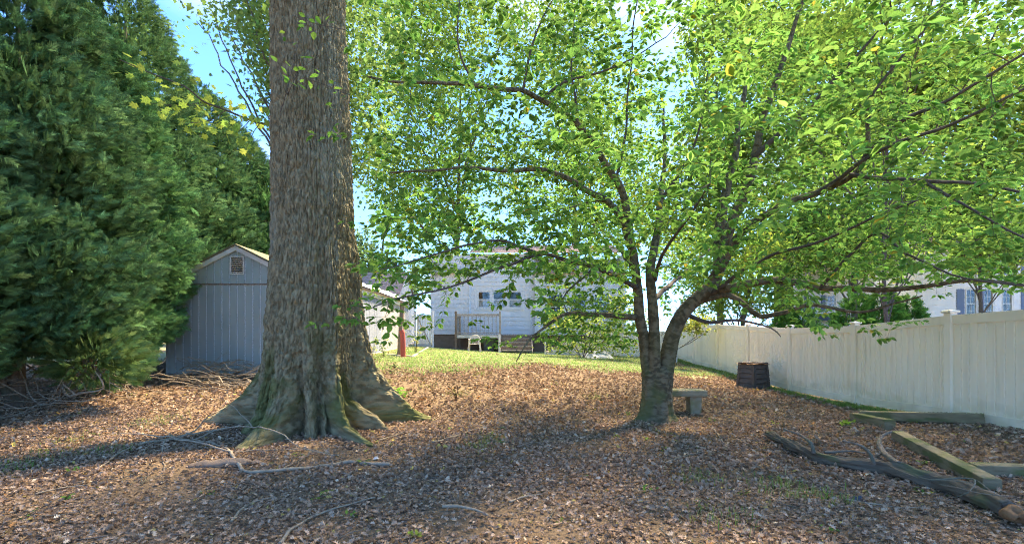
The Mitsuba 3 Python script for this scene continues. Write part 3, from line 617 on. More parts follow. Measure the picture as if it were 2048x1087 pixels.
# ------------------------------------------------------------------ the small many-branched cherry
CH = thing('cherry_tree', 'small forked cherry tree with wide drooping bright green branches in the middle of the yard', 'tree')
def D(l): return [P(*q) for q in l]
b0 = np.array([2.67, 8.5, -.1])
trunk_pts = [b0, P(1312, 825, 8.5), P(1314, 780, 8.5), P(1314, 735, 8.5)]
SK = []                                              # skeleton samples: positions and radii
def cl(pts, r0, r1, name='limb', m='cherry_bark', n=10, wob=.06):
    p, rr = limb(CH, pts, r0, r1, m, name, n, .12, wob); SK.append((p, rr)); return p
def cherry_trunk():
    hs = np.linspace(-.12, .98, 60); th = np.linspace(0, 2 * np.pi, 65)
    Hh, Th = np.meshgrid(hs, th, indexing='ij')
    r = np.interp(Hh, [-.12, 0, .12, .35, .7, .88, .98], [.40, .36, .30, .268, .265, .255, .20])
    r = r + .035 * np.cos(5 * Th + .6) * np.interp(Hh, [0, .5, 1.1], [1.1, .35, .5]) + .09 * np.exp(-((Th - 3.4) / .35) ** 2) * np.clip(1 - Hh / .25, 0, 1)
    rid = meshkit.noise(np.stack([np.cos(Th) * 4, np.sin(Th) * 4, Hh * 3], -1), 6)
    r = r + .04 * (rid - .5) + .024 * (meshkit.noise(np.stack([np.cos(Th) * 7, np.sin(Th) * 7, Hh * 22], -1), 8) - .5)
    tx = 1 + .12 * np.clip((Hh - .6) / .3, 0, 1)     # wider where it forks
    V = np.stack([b0[0] + .02 + .02 * Hh + r * np.cos(Th) * tx, b0[1] + r * np.sin(Th), Hh + float(gh(b0[0], b0[1]))], -1)
    idx = np.arange(Hh.size).reshape(Hh.shape)
    f = np.stack([idx[:-1, :-1], idx[:-1, 1:], idx[1:, 1:], idx[1:, :-1]], -1).reshape(-1, 4)
    obj('trunk', (V.reshape(-1, 3), f), 'cherry_bark', CH, smooth=True, uv=np.stack([np.abs(Th - np.pi) * .3, Hh], -1).reshape(-1, 2))
cherry_trunk()
L1 = D([(1302, 775, 8.5), (1292, 715, 8.45), (1285, 662, 8.4), (1277, 615, 8.35), (1270, 520, 8.3), (1258, 460, 8.2), (1246, 390, 8.0), (1230, 355, 7.8), (1200, 315, 7.5), (1170, 268, 7.2), (1148, 240, 7.0), (1105, 213, 6.7), (1055, 188, 6.4), (1005, 180, 6.1), (945, 168, 5.9), (880, 166, 5.7), (800, 160, 5.5), (735, 158, 5.4)])
cl(L1, .118, .012, n=12)
cl(D([(1314, 780, 8.45), (1309, 710, 8.36), (1307, 662, 8.33), (1305, 610, 8.3), (1302, 545, 8.3), (1312, 480, 8.4), (1322, 400, 8.7), (1330, 300, 9.2), (1325, 200, 9.6)]), .125, .02, n=12)
cl(D([(1324, 780, 8.5), (1338, 708, 8.5), (1347, 662, 8.45), (1372, 618, 8.4), (1420, 575, 8.3), (1438, 525, 8.25), (1436, 465, 8.2), (1450, 390, 8.2), (1470, 310, 8.2), (1476, 260, 8.2), (1490, 180, 8.2), (1500, 90, 8.2)]), .175, .02, n=12)
for pts, a, b in (
    ([(1440, 505, 8.2), (1470, 430, 7.9), (1500, 350, 7.6), (1512, 305, 7.5), (1530, 230, 7.3), (1555, 150, 7.1), (1580, 80, 7.0), (1610, -10, 6.9)], .105, .022),
    ([(1510, 312, 7.5), (1560, 268, 7.2), (1620, 210, 6.8), (1670, 160, 6.5), (1760, 60, 6.0), (1800, 20, 5.8)], .05, .012),
    ([(1425, 560, 8.3), (1480, 470, 7.8), (1560, 412, 7.2), (1640, 382, 6.7), (1720, 335, 6.2), (1735, 250, 5.9), (1742, 195, 5.7)], .10, .02),
    ([(1415, 585, 8.35), (1500, 566, 7.8), (1560, 560, 7.5), (1640, 576, 7.1), (1740, 580, 6.7), (1850, 573, 6.2), (1940, 560, 5.8), (2060, 572, 5.4)], .085, .018),
    ([(1405, 600, 8.4), (1460, 588, 8.1), (1492, 610, 7.9), (1520, 632, 7.8), (1570, 626, 7.6), (1620, 610, 7.4), (1720, 626, 7.1), (1785, 608, 6.8), (1845, 592, 6.5)], .065, .01),
    ([(1380, 632, 8.4), (1420, 643, 8.1), (1480, 640, 7.7), (1540, 655, 7.4), (1560, 672, 7.2)], .045, .008),
    ([(1272, 634, 8.35), (1235, 632, 8.1), (1195, 628, 7.9), (1140, 625, 7.6), (1105, 640, 7.4), (1060, 680, 7.2), (1032, 722, 7.1)], .062, .008),
    ([(1268, 510, 8.3), (1242, 440, 8.0), (1215, 402, 7.7), (1180, 385, 7.4), (1140, 360, 7.1), (1080, 340, 6.7), (1020, 341, 6.4), (920, 335, 6.0), (860, 340, 5.8), (780, 342, 5.6)], .075, .01),
    ([(1236, 415, 7.9), (1205, 402, 7.7), (1130, 415, 7.3), (1085, 428, 7.1)], .03, .006),
    ([(1232, 362, 7.85), (1248, 270, 7.6), (1260, 150, 7.3), (1275, -10, 7.0)], .026, .008),
    ([(1080, 202, 6.55), (1130, 165, 6.4), (1200, 145, 6.2), (1270, 115, 6.0), (1335, 75, 5.8)], .026, .006),
    ([(948, 168, 5.9), (922, 110, 5.8), (914, 60, 5.7), (919, -10, 5.6)], .018, .006),
    ([(1045, 186, 6.35), (1060, 110, 6.2), (1085, 40, 6.1), (1120, -20, 6.0)], .022, .006),
    ([(1155, 245, 7.05), (1150, 190, 6.9), (1143, 120, 6.8), (1150, 20, 6.7)], .026, .006),
    ([(1275, 575, 8.3), (1190, 535, 7.3), (1083, 511, 6.4), (1024, 528, 6.0), (965, 549, 5.7), (891, 578, 5.4), (818, 593, 5.2), (735, 620, 5.0)], .05, .006),
    ([(1083, 511, 6.4), (1000, 480, 6.0), (900, 500, 5.5), (800, 530, 5.2), (730, 545, 5.0)], .026, .005),
    ([(1190, 535, 7.3), (1150, 570, 7.0), (1125, 600, 6.9), (1135, 625, 6.9)], .024, .008),
    ([(1728, 315, 6.1), (1800, 240, 5.4), (1900, 195, 4.8), (2060, 105, 4.2)], .034, .012),
    ([(1640, 382, 6.7), (1760, 300, 5.7), (1900, 250, 5.0), (2070, 170, 4.4)], .038, .012),
    ([(1700, 350, 6.3), (1850, 364, 5.4), (1950, 370, 5.0), (2070, 392, 4.6)], .034, .012),
    ([(1850, 364, 5.4), (1950, 425, 4.9), (2070, 482, 4.4)], .02, .008),
    ([(1640, 576, 7.1), (1740, 470, 6.2), (1800, 500, 5.7), (1900, 545, 5.1), (2070, 575, 4.6)], .03, .008),
    ([(1738, 235, 5.85), (1745, 190, 5.6), (1850, 60, 5.1), (1900, -10, 4.9)], .022, .008),
    ([(1420, 590, 8.3), (1520, 520, 7.2), (1640, 480, 6.0), (1760, 430, 5.0), (1840, 400, 4.4)], .04, .008),
    ([(1310, 560, 8.3), (1330, 500, 7.4), (1380, 430, 6.2), (1420, 370, 5.2)], .04, .008),
    ([(1305, 600, 8.35), (1350, 560, 9.4), (1420, 500, 10.8), (1480, 470, 12.0)], .06, .01),
    ([(1270, 540, 8.3), (1230, 480, 9.4), (1170, 440, 10.8), (1120, 430, 12.0)], .06, .01),
    ([(1322, 400, 8.7), (1370, 330, 8.4), (1400, 250, 8.1), (1420, 120, 7.8)], .04, .008)):
    cl(D(pts), a, b, m='cherry_bark' if a > .06 else 'branch_bark', n=9 if a > .06 else 6)
def cherry_crown():
    rg = np.random.default_rng(21)
    p = np.vstack([s[0] for s in SK]); rad = np.concatenate([s[1] for s in SK])
    far = np.linalg.norm(p - np.array([2.6, 8.4, 1.5]), axis=1)
    k = rg.choice(len(p), 1750, p=(w := np.clip(far - 1.2, 0, 4) * (rad < .08)) / w.sum())
    a1 = p[k] + rg.normal(size=(len(k), 3)) * [.62, .62, .42] + [0, 0, -.05]
    u = unit(6000, rg) * rg.random((6000, 1)) ** .42
    a2 = np.array([2.5, 7.0, 4.1]) + u * [6.3, 4.6, 4.0]
    px = CX + F * a2[:, 0] / np.maximum(a2[:, 1], .1)
    a2 = a2[(a2[:, 2] > 2.35) & (px > 700)][:950]
    a3 = np.stack([rg.uniform(-1.7, .1, 60), rg.uniform(6.4, 7.6, 60), rg.uniform(1.4, 2.4, 60)], 1)   # left skirt
    a4 = P(1640, 640, 7.0) + rg.normal(size=(30, 3)) * [.9, .5, .14]
    a5 = np.array([P(*q) for q in zip(rg.uniform(760, 1270, 460), rg.uniform(400, 560, 460), rg.uniform(5.2, 8.2, 460))])
    a5 = np.vstack([a5, [P(*q) for q in zip(rg.uniform(860, 1300, 260), rg.uniform(440, 540, 260), rg.uniform(6.3, 9.0, 260))]])
    a6 = np.array([P(*q) for q in zip(rg.uniform(1080, 1275, 320), rg.uniform(520, 700, 320), rg.uniform(7.0, 10.0, 320))])
    a7 = np.array([P(*q) for q in zip(rg.uniform(1360, 2080, 260), rg.uniform(380, 600, 260), rg.uniform(5.0, 8.5, 260))])
    A = np.vstack([a1, a2, a3, a4, a5, a6, a7])
    px, py = CX + F * A[:, 0] / A[:, 1], HOR - F * (A[:, 2] - EYE) / A[:, 1]
    A = A[(np.linalg.norm(A - [0, 0, EYE], axis=1) > 4.1) & (A[:, 1] > 2.2) & (A[:, 2] > 1.35)]
    low = A[:, 2] < EYE + .30 * np.abs(A[:, 0] - 2.67) * 0 + .55       # an umbrella: open round the trunk
    A = A[~(low & (np.hypot(A[:, 0] - 2.67, A[:, 1] - 8.5) < 2.3) & (A[:, 1] < 9.2) & (A[:, 0] > 2.1))]
    A = A[~((A[:, 0] > 4.2) & (A[:, 1] < 7.5) & (A[:, 2] < 2.15))]
    px, py = CX + F * A[:, 0] / A[:, 1], HOR - F * (A[:, 2] - EYE) / A[:, 1]
    A = A[~((px > 870) & (px < 1075) & (py > 548) & (rg.random(len(A)) < .8))]      # a gap under the left arm: the deck shows there
    px = CX + F * A[:, 0] / A[:, 1]; A = A[~((px < 735) & (rg.random(len(A)) < .85))]
    tree = cKDTree(p); A = A[np.argsort(tree.query(A)[0])]
    nodes = np.empty((60000, 3)); nodes[:len(p)] = p; nrad = np.zeros(60000); nrad[:len(p)] = rad
    m = len(p); vs, ls = [], []
    centre = np.array([2.6, 8.4, 2.0])
    for q in A:
        d = nodes[:m] - q; j = int(np.argmin((d * d).sum(1) + .15 * np.maximum(0, nodes[:m, 2] - q[2] - .5)))
        s = nodes[j]; L = np.linalg.norm(q - s)
        if L < .18: continue
        out = (q - centre) * [1, 1, .1]; out /= np.linalg.norm(out) + 1e-6
        mid = (s + q) / 2 + out * -.06 * L + np.array([0, 0, .12 * L]) + rg.normal(size=3) * .05 * L
        end = q + out * .12
        c = catmull([s, mid, q, end], max(.10, L / 7)); r0 = min(nrad[j] * .75, .0035 + .0055 * min(L, 1.5))
        rr = np.linspace(r0, .0018, len(c)); vs.append(tube(c, rr, 4, False))
        nodes[m:m + len(c) - 1] = c[1:]; nrad[m:m + len(c) - 1] = rr[1:]; m += len(c) - 1
        seg = np.r_[0, np.cumsum(np.linalg.norm(np.diff(c, axis=0), axis=1))]
        for x in np.arange(max(.04, seg[-1] - .75), seg[-1], .05):
            i = min(np.searchsorted(seg, x), len(c) - 1); ls.append((c[i], c[i] - c[i - 1], len(vs)))
    j = join(vs); obj('twigs', j, 'branch_bark', CH, kind='stuff', smooth=True)
    pos = np.array([l[0] for l in ls]); tw = np.array([l[1] for l in ls]); tw /= np.linalg.norm(tw, axis=1, keepdims=True)
    tid = np.array([l[2] for l in ls]); rep = 2; pos, tw, tid = np.repeat(pos, rep, 0), np.repeat(tw, rep, 0), np.repeat(tid, rep); n = len(pos)
    tn = unit(len(vs) + 1, rg) * .40 + np.array([0, 0, .8]); tcol = np.exp(rg.normal(0, .16, (len(vs) + 1, 1)))
    side = np.cross(tw, [0, 0, 1.0]); side /= np.linalg.norm(side, axis=1, keepdims=True) + 1e-6
    sg = np.where(np.arange(n) % 2 == 0, 1, -1)[:, None]
    d = tw * .55 + side * sg * rg.uniform(.5, 1.1, (n, 1)) + rg.normal(size=(n, 3)) * .22 + np.array([0, 0, -.28])
    nr = tn[tid] + unit(n, rg) * .30
    pos = pos + d / np.linalg.norm(d, axis=1, keepdims=True) * .02
    size = np.stack([rg.uniform(.8, 1.15, n), np.ones(n), np.ones(n)], 1) * np.clip(rg.lognormal(-2.36, .27, (n, 1)), .04, .125)
    col = vary(n, (.165, .318, .062), .15, .08, rg) * tcol[tid]
    yel = rg.random(n) < .012; col[yel] = [.42, .36, .05]
    M = frames(d, nr)
    pz = np.linalg.norm(pos - [0, 0, EYE], axis=1); px, py = CX + F * pos[:, 0] / pos[:, 1], HOR - F * (pos[:, 2] - EYE) / pos[:, 1]
    score = np.where((px > 20) & (px < 2028) & (py > 20) & (py < 1080), size[:, 1] / pz, 0)
    big = np.argsort(-score)[:280]; rest = np.setdiff1d(np.arange(n), big)
    v = scatter(*LEAF8, pos[rest], M[rest], size[rest], col[rest])
    obj('crown', v[:2], 'leaf_material', CH, color=v[2], kind='stuff')
    for b in big:
        v = scatter(*LEAF8, pos[b:b + 1], M[b:b + 1], size[b:b + 1], col[b:b + 1])
        obj('leaf', v[:2], 'leaf_material', CH, color=v[2])
    print('cherry leaves', n, 'twigs', len(vs), 'nodes', m)
cherry_crown()

# ------------------------------------------------------------------ evergreen hedge trees
def spray_template(n=8):
    v, f = [], []
    def tri(a, d, L, w):
        d = np.array(d) / np.linalg.norm(d); s = np.array([d[1], -d[0]]); k = len(v)
        for q, z in ((a - s * w / 2, 0), (a + s * w / 2, .02), (a + d * L, -.06 * L)): v.append([q[0], q[1], z - .12 * q[1] ** 2])
        f.append([k, k + 1, k + 2])
    tri(np.array([0, 0.]), (0, 1), 1.0, .05)
    for k in range(n):
        y = .10 + .80 * k / n; L = .46 * (1 - .75 * abs(y - .32)) * (1.1 - .55 * y)
        for s in (-1, 1): tri(np.array([0, y]), (s * (.75 + .1 * math.sin(k * 5.1)), .8), L * (1 + .18 * math.sin(k * 7.3 + s)), .075)
    return np.array(v), np.array(f)
SPRAY = spray_template()
def thuja(name, label, group, x, y, h, rad, n, h0, col, seed, dead=0):
    rg = np.random.default_rng(seed); g = float(gh(x, y))
    t = thing(name, label, 'tree', group)
    limb(t, [(x, y, g - .1), (x + .05, y, g + h * .4), (x, y + .05, g + h * .97)], .16, .02, 'dead_bark', 'trunk', 8, .4)
    for k in range(2): limb(t, [(x + rg.normal() * .15, y + rg.normal() * .15, g), (x + rg.normal() * .4, y + rg.normal() * .4, g + h * .4), (x + rg.normal() * .4, y + rg.normal() * .4, g + h * .8)], .08, .02, 'dead_bark', 'stem', 6, .4)
    hh = h0 + (h - h0) * rg.random(n * 3) ** 1.05; s = (hh - h0) / (h - h0)
    prof = np.interp(s, [0, .06, .2, .45, .7, .88, 1], [.62, .86, 1, .96, .74, .45, .04])
    a = rg.uniform(0, 2 * np.pi, n * 3)
    lump = meshkit.fbm(np.stack([np.cos(a) * 2.1 + seed, np.sin(a) * 2.1, hh * 1.5], -1), 3, seed)
    keep = rg.random(n * 3) < prof * np.clip((lump - .25) * 3.2, .12, 1)
    hh, s, prof, a, lump = (q[keep][:n] for q in (hh, s, prof, a, lump)); n = len(hh)
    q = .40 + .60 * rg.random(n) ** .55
    r = rad * prof * q * (.72 + .62 * lump)
    pos = np.stack([x + r * np.cos(a), y + r * np.sin(a), g + hh], -1)
    out = np.stack([np.cos(a), np.sin(a), 0 * a], -1)
    d = out * rg.uniform(.5, 1.1, (n, 1)) + np.array([0, 0, .45]) + rg.normal(size=(n, 3)) * .35
    nr = np.cross(d, [0, 0, 1]) + rg.normal(size=(n, 3)) * .45
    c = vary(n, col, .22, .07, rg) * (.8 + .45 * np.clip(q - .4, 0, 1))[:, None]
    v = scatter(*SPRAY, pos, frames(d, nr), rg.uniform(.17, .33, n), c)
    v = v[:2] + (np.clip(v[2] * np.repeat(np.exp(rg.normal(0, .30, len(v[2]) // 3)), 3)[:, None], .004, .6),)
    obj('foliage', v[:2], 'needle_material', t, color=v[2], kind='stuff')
    for k in range(14 if dead else 5):                    # limbs inside the crown that show through its gaps
        hz = h0 + (h - h0) * rg.uniform(.05, .75); aa = rg.uniform(-2.2, .9); L = rad * rg.uniform(.6, .85)
        b = np.array([x, y, g + hz]); o = np.array([math.cos(aa), math.sin(aa), 0])
        limb(t, [b, b + o * L * .5 + [0, 0, .12], b + o * L + [0, 0, .45]], .022, .006, 'dead_bark', 'limb', 5, .2, .06)
    for k in range(dead):                                 # bare lower limbs that sweep down and out
        aa = rg.uniform(-2.4, .7); L = rg.uniform(.9, 2.0); o = np.array([math.cos(aa), math.sin(aa), 0]); b = np.array([x + rg.normal() * .3, y + rg.normal() * .45, g + rg.uniform(.2, 1.1)])
        lift = rg.uniform(.05, .75); w = np.array([-o[1], o[0], 0]) * rg.normal() * .7
        e = b + o * L + w; e[2] = float(gh(e[0], e[1])) + lift
        m = b + o * L * .55 + w * .2; m[2] = float(gh(m[0], m[1])) + rg.uniform(.03, .35)
        p, _ = limb(t, [b, m, b + o * L * .82 + w + [0, 0, m[2] - b[2] + .05 + .3 * lift * 0], e], rg.uniform(.012, .028), .005, 'stick_bark', 'bare_limb', 6, .1, .10)
        for _ in range(2):
            i = rg.integers(len(p) // 3, len(p)); dd = unit(1, rg)[0] * [1, 1, .6] + o * .5
            e2 = p[i] + dd * rg.uniform(.25, .6); e2[2] = max(e2[2], float(gh(e2[0], e2[1])) + .03)
            limb(t, [p[i], (p[i] + e2) / 2 + rg.normal(size=3) * .06, e2], .009, .003, 'stick_bark', 'bare_limb', 5, .08, .05)
TC = (.088, .17, .066)
thuja('evergreen_tree', 'tall dark evergreen at the left edge with bare tangled limbs at its foot', None, -9.9, 6.9, 8.6, 2.0, 24000, .75, TC, 1, 22)
thuja('evergreen_tree', 'tall dark evergreen second from the left edge, with a low pale green tuft', None, -9.5, 8.7, 8.9, 2.0, 24000, .95, TC, 2, 26)
thuja('evergreen_tree', 'tall evergreen whose foliage overlaps the left side of the blue shed', None, -9.75, 10.4, 8.6, 1.85, 24000, .8, (.085, .18, .065), 3, 16)
thuja('evergreen_tree', 'tallest evergreen, rising beside the left wall of the blue shed', None, -11.0, 12.9, 11.3, 2.15, 18000, .8, TC, 7)
thuja('evergreen_tree', 'evergreen standing close behind the blue shed at its left', None, -10.5, 15.2, 9.2, 1.9, 15000, .8, TC, 4)
thuja('evergreen_tree', 'evergreen filling the gap above the blue shed vent', None, -10.2, 16.6, 8.5, 1.9, 12000, .8, TC, 8)
thuja('evergreen_tree', 'evergreen behind the blue shed roof, between the hedge and the oak trunk', None, -9.4, 17.2, 7.2, 2.1, 14000, .8, (.085, .18, .06), 5)
thuja('evergreen_tree', 'farthest evergreen of the hedge, just left of the oak trunk', None, -9.6, 20.0, 7.6, 2.0, 6000, .8, (.09, .19, .055), 6)
# pale tuft low on the second evergreen and its bent bare limb by the litter
ET = 'evergreen_tree_001'
rg = np.random.default_rng(31)
n = 750; c0 = np.array([-7.75, 8.5, 1.15]); u = unit(n, rg) * rg.random((n, 1)) ** .4
pos = c0 + u * [.85, .6, .5] * (.7 + .6 * meshkit.noise(u * 2.5 + 3, 2)[:, None]); d = u * [1, 1, .4] + [0.3, -.2, .1]
v = scatter(*SPRAY, pos, frames(d, np.cross(d, [0, 0, 1]) + rg.normal(size=(n, 3)) * .4), rg.uniform(.18, .3, n), vary(n, (.125, .20, .065), .25, .07, rg))
obj('low_tuft', v[:2], 'needle_material', ET, 'pale yellow green tuft of low foliage', color=v[2], kind='stuff')
limb(ET, D([(120, 760, 8.6), (135, 790, 8.3), (165, 785, 8.2), (200, 780, 8.1), (207, 770, 8.05), (198, 752, 8.0), (190, 742, 8.0)]), .026, .012, 'stick_bark', 'bare_limb', 7, .06)
limb(ET, D([(150, 788, 8.25), (135, 775, 8.3), (125, 765, 8.3), (140, 755, 8.3)]), .018, .006, 'stick_bark', 'bare_limb', 6, .06)

# ------------------------------------------------------------------ leafy trees in the background
def bgtree(name, label, x, y, h, blobs, n, size, col, seed, per=12, spread=(.55, .55, .38), r0=.28, group=None, mats='leaf_material', cut=None):
    rg = np.random.default_rng(seed); g = float(gh(x, y)); t = thing(name, label, 'tree', group)
    top = max(b[0][2] for b in blobs)
    tp, _ = limb(t, [(x, y, g - .1), (x + rg.normal() * .3, y, g + h * .3), (x + rg.normal() * .5, y, g + h * .85)], r0, r0 * .2, 'branch_bark', 'trunk', 8, .6)
    for c, r in blobs:
        b = tp[int(len(tp) * np.clip((c[2] - g) / h * .55, .1, .95))]
        for _ in range(3):
            e = np.asarray(c) + unit(1, rg)[0] * np.asarray(r) * .8
            limb(t, [b, (b + e) / 2 + [0, 0, .4] + rg.normal(size=3) * .3, e], r0 * .3, .02, 'branch_bark', 'limb', 5, .5, .3)
    cp = blob_points(blobs, n // per, rg, .15)
    v = cloud_leaves(cp, per, spread, size, col, up=.3, rng=rg, dv=.25)
    obj('crown', v[:2], mats, t, color=v[2], kind='stuff')
def B(px, py, d, rx, ry, rz=None):                      # a leaf mass of given half sizes in photograph pixels at a depth
    k = d / F; return (P(px, py, d), (rx * k, (rx * k + ry * k) / 2, ry * k))
YG, PG = (.20, .315, .06), (.18, .285, .075)
bgtree('oak_tree', 'pale leaved tree behind the oak trunk with its crown against the blue sky', -9.9, 23, 20, [B(640, 80, 23, 165, 130), B(700, 250, 23, 90, 120), B(555, 190, 23, 45, 70), B(500, 40, 23, 50, 60), B(420, 30, 23, 35, 18), B(580, -60, 23, 150, 80)], 17000, .24, PG, 41)
bgtree('street_tree', 'small pale tree top showing above the evergreen hedge', -19, 24, 14, [B(290, 60, 24, 45, 45), B(270, 110, 24, 60, 50)], 1800, .22, PG, 42)
bgtree('tall_tree', 'tall yellow green tree behind the white house, right of the oak trunk', -4.5, 37, 26, [B(820, 100, 37, 100, 140), B(900, 250, 37, 110, 130), B(790, 330, 37, 60, 90), B(860, 400, 37, 110, 80), B(930, 30, 37, 120, 90)], 19000, .32, YG, 43)
bgtree('tall_tree', 'tall light green tree behind the white house roof, seen through the cherry crown', 5, 39, 27, [B(1110, 90, 38, 120, 120), B(1200, 250, 38, 120, 120), B(1080, 350, 38, 120, 90), B(1230, 400, 38, 120, 100)], 18000, .32, YG, 44)
bgtree('tall_tree', 'tall yellow green tree beyond the fence corner, behind the right stems of the cherry', 16.5, 36, 26, [B(1450, 60, 36, 90, 100), B(1430, 260, 36, 80, 110), B(1380, 420, 36, 120, 90), B(1530, 330, 36, 100, 110), B(1560, 110, 36, 90, 110)], 28000, .32, (.215, .32, .06), 45)
bgtree('tall_tree', 'tall yellow green tree between the two neighbouring white houses', 22, 29, 20, [B(1650, 120, 29, 100, 110), B(1690, 300, 29, 100, 110), B(1620, 470, 29, 90, 90), B(1740, 480, 29, 90, 80), B(1790, 180, 29, 90, 100)], 26000, .28, (.215, .32, .06), 46)
bgtree('tall_tree', 'yellow green tree above the neighbouring house at the right edge', 29, 28, 18, [B(1900, 200, 28, 110, 110), B(1960, 380, 28, 110, 90), B(2040, 250, 28, 90, 120), B(1860, 420, 28, 90, 70), B(1985, 500, 28, 90, 50)], 26000, .28, (.215, .32, .06), 47, r0=.13)
bgtree('tall_tree', 'leafy green tree leaning over the long white fence at the upper right', 12.5, 15, 15, [((12, 14.5, 10.5), (3.6, 3.2, 3.0)), ((10, 16, 13), (3.2, 3, 2.6)), ((14, 12, 12), (3.2, 3.2, 3)), ((11, 11.5, 14), (3.5, 3, 2.5)), ((14, 17, 8), (2.6, 2.6, 1.8)), ((12.3, 15.5, 4.7), (1.6, 1.2, 1.2)), ((15.5, 16, 6), (2.2, 2, 1.6))], 22000, .17, (.175, .30, .055), 52, spread=(.45, .45, .28), r0=.08)
bgtree('yard_tree', 'bright yellow green bushy tree standing just over the white fence corner', 10.5, 20.5, 6.5, [B(1470, 560, 20.5, 70, 60), B(1540, 600, 20.5, 60, 45), B(1420, 600, 20.5, 50, 50), B(1500, 500, 20.5, 70, 50), B(1390, 520, 21, 60, 60)], 9000, .15, (.24, .34, .05), 48, spread=(.35, .35, .22), r0=.12)
bgtree('yard_tree', 'distant bluish green tree above the garage, right of the oak trunk', -13, 44, 14, [B(745, 540, 44, 60, 50), B(840, 560, 44, 60, 40), B(700, 500, 44, 60, 50)], 5000, .34, (.13, .22, .09), 49)
bgtree('sunlit_shrub', 'sunlit yellow green shrub growing loosely in front of the white house', 3.2, 20.6, 2.2, [B(1215, 655, 20.6, 50, 28), B(1150, 650, 20.6, 50, 25), B(1185, 690, 20.6, 55, 17), B(1250, 690, 20.6, 30, 20), B(1120, 690, 20.6, 25, 18), B(1240, 610, 20.6, 40, 30), B(1110, 640, 20.6, 30, 25), B(1280, 640, 20.6, 30, 30)], 3000, .13, (.31, .41, .08), 50, per=8, spread=(.28, .28, .12), r0=.035)
bgtree('yellow_shrub', 'small yellow leaved shrub against the white fence right of the cherry trunk', 6.3, 18.2, 1.5, [B(1395, 640, 17.5, 20, 16), B(1380, 655, 17.5, 20, 12), B(1400, 660, 17.5, 12, 9)], 420, .14, (.38, .42, .08), 51, per=6, spread=(.2, .2, .1), r0=.02)
for k, (px, d, top, r, lb) in enumerate(((1607, 17.5, 615, .55, 'small bright green conifer over the fence, leftmost of those beyond it'), (1570, 17.8, 620, .5, 'low dark conifer top left of the bright green one over the fence'), (1712, 16.5, 585, .75, 'middle green conifer over the fence, right of the porch railing'), (1765, 16.5, 580, .75, 'green conifer over the fence beside the middle one'), (1815, 16.8, 592, .6, 'rightmost green conifer over the fence, nearest the big white house'))):
    x = (px - CX) * d / F; thuja('conifer_shrub', lb, None, x, d, P(px, top, d)[2] - float(gh(x, d)), r, 1600, .1, (.06, .16, .03), 60 + k)

# ------------------------------------------------------------------ leaf litter, lawn grass, weeds
rg = np.random.default_rng(77)
def lawn_mask(x, y):
    q = meshkit.fbm(np.stack([x * .7, y * .7, x * 0], -1), 3, 12)
    return np.clip((y + 2.4 * (q - .5) - 14.3 + 1.1 * np.clip(.4 - x, 0, 2.2)) / 1.8, 0, 1) * (y < 24.4)
def litter(lo, hi, dens, tmpl, smin, smax):
    n = int(dens * 1.25 * (hi - lo) * 23); x, y = rg.uniform(-13.5, 9.5, n), rg.uniform(lo, hi, n)
    k = (np.abs(x) < 1.17 * y + 1.2) & (x < 7.15 + .04 * y)
    q = meshkit.fbm(np.stack([x * .8, y * .8, x * 0], -1), 3, 3)
    bare = np.exp(-(((x + 2.6) / 1.9) ** 2 + ((y - 5.6) / 1.0) ** 2)) * .45
    q2 = meshkit.fbm(np.stack([x * 2.6, y * 2.6, x * 0], -1), 3, 8); pr = np.clip((q - .1) * 2.2, .4, 1) * np.clip((q2 - .15) * 3.2, .5, 1.1) * (1 - .93 * lawn_mask(x, y)) * (1 - bare)
    edge = np.clip(1 - np.abs(x - (6.3 + .04 * y)) / 1.1, 0, 1); pr = np.maximum(pr, edge * .7)
    k &= rg.random(n) < pr; x, y = x[k], y[k]; n = len(x)
    d = unit(n, rg) * [1, 1, .25]; nr = unit(n, rg) * .55 + np.array([0, 0, .75])
    z = gh(x, y) + rg.uniform(.006, .030, n)
    pal = np.array([(.305, .212, .140), (.42, .31, .215), (.20, .14, .092), (.33, .23, .152), (.51, .41, .295), (.40, .21, .08), (.50, .40, .12), (.26, .18, .10)])
    c = pal[rg.choice(8, n, p=[.25, .21, .18, .16, .08, .012, .008, .10])] * np.exp(rg.normal(0, .18, (n, 1)))
    return scatter(*tmpl, np.stack([x, y, z], -1), frames(d, nr), np.stack([rg.uniform(.75, 1.1, n), np.ones(n), rg.uniform(.8, 3.0, n)], 1) * rg.uniform(smin, smax, (n, 1)), np.clip(c, .01, .8))
v = join([litter(1.9, 4.8, 800, OAKLEAF, .028, .066), litter(1.9, 6.5, 620, CURL, .015, .045), litter(4.6, 9, 560, CURL, .035, .08), litter(9, 24.6, 210, CURL, .055, .11)])
obj('leaf_litter', v[:2], 'litter_material', color=v[2], kind='stuff', label='brown fallen leaves covering the ground of the yard', cat='leaf litter')
n = 900; x = rg.uniform(-9, 8, n); y = rg.uniform(2.4, 12, n); k = np.abs(x) < 1.15 * y; x, y = x[k], y[k]; tw = []
for a, b in zip(x, y):
    L = rg.uniform(.08, .40); an = rg.uniform(0, 6.3); pts = [[a + t * L * math.cos(an) + rg.normal() * .012, b + t * L * math.sin(an) + rg.normal() * .012] for t in (0, .4, .7, 1)]
    tw.append(tube(np.array([[p, q, float(gh(p, q)) + .022 + .012 * rg.random()] for p, q in pts]), np.linspace(.0045, .002, 4) * rg.uniform(.6, 1.3), 4, False))
j = join(tw); obj('twig_litter', j, 'dead_bark', kind='stuff', smooth=True, label='small grey twigs scattered over the fallen leaves', cat='twigs')
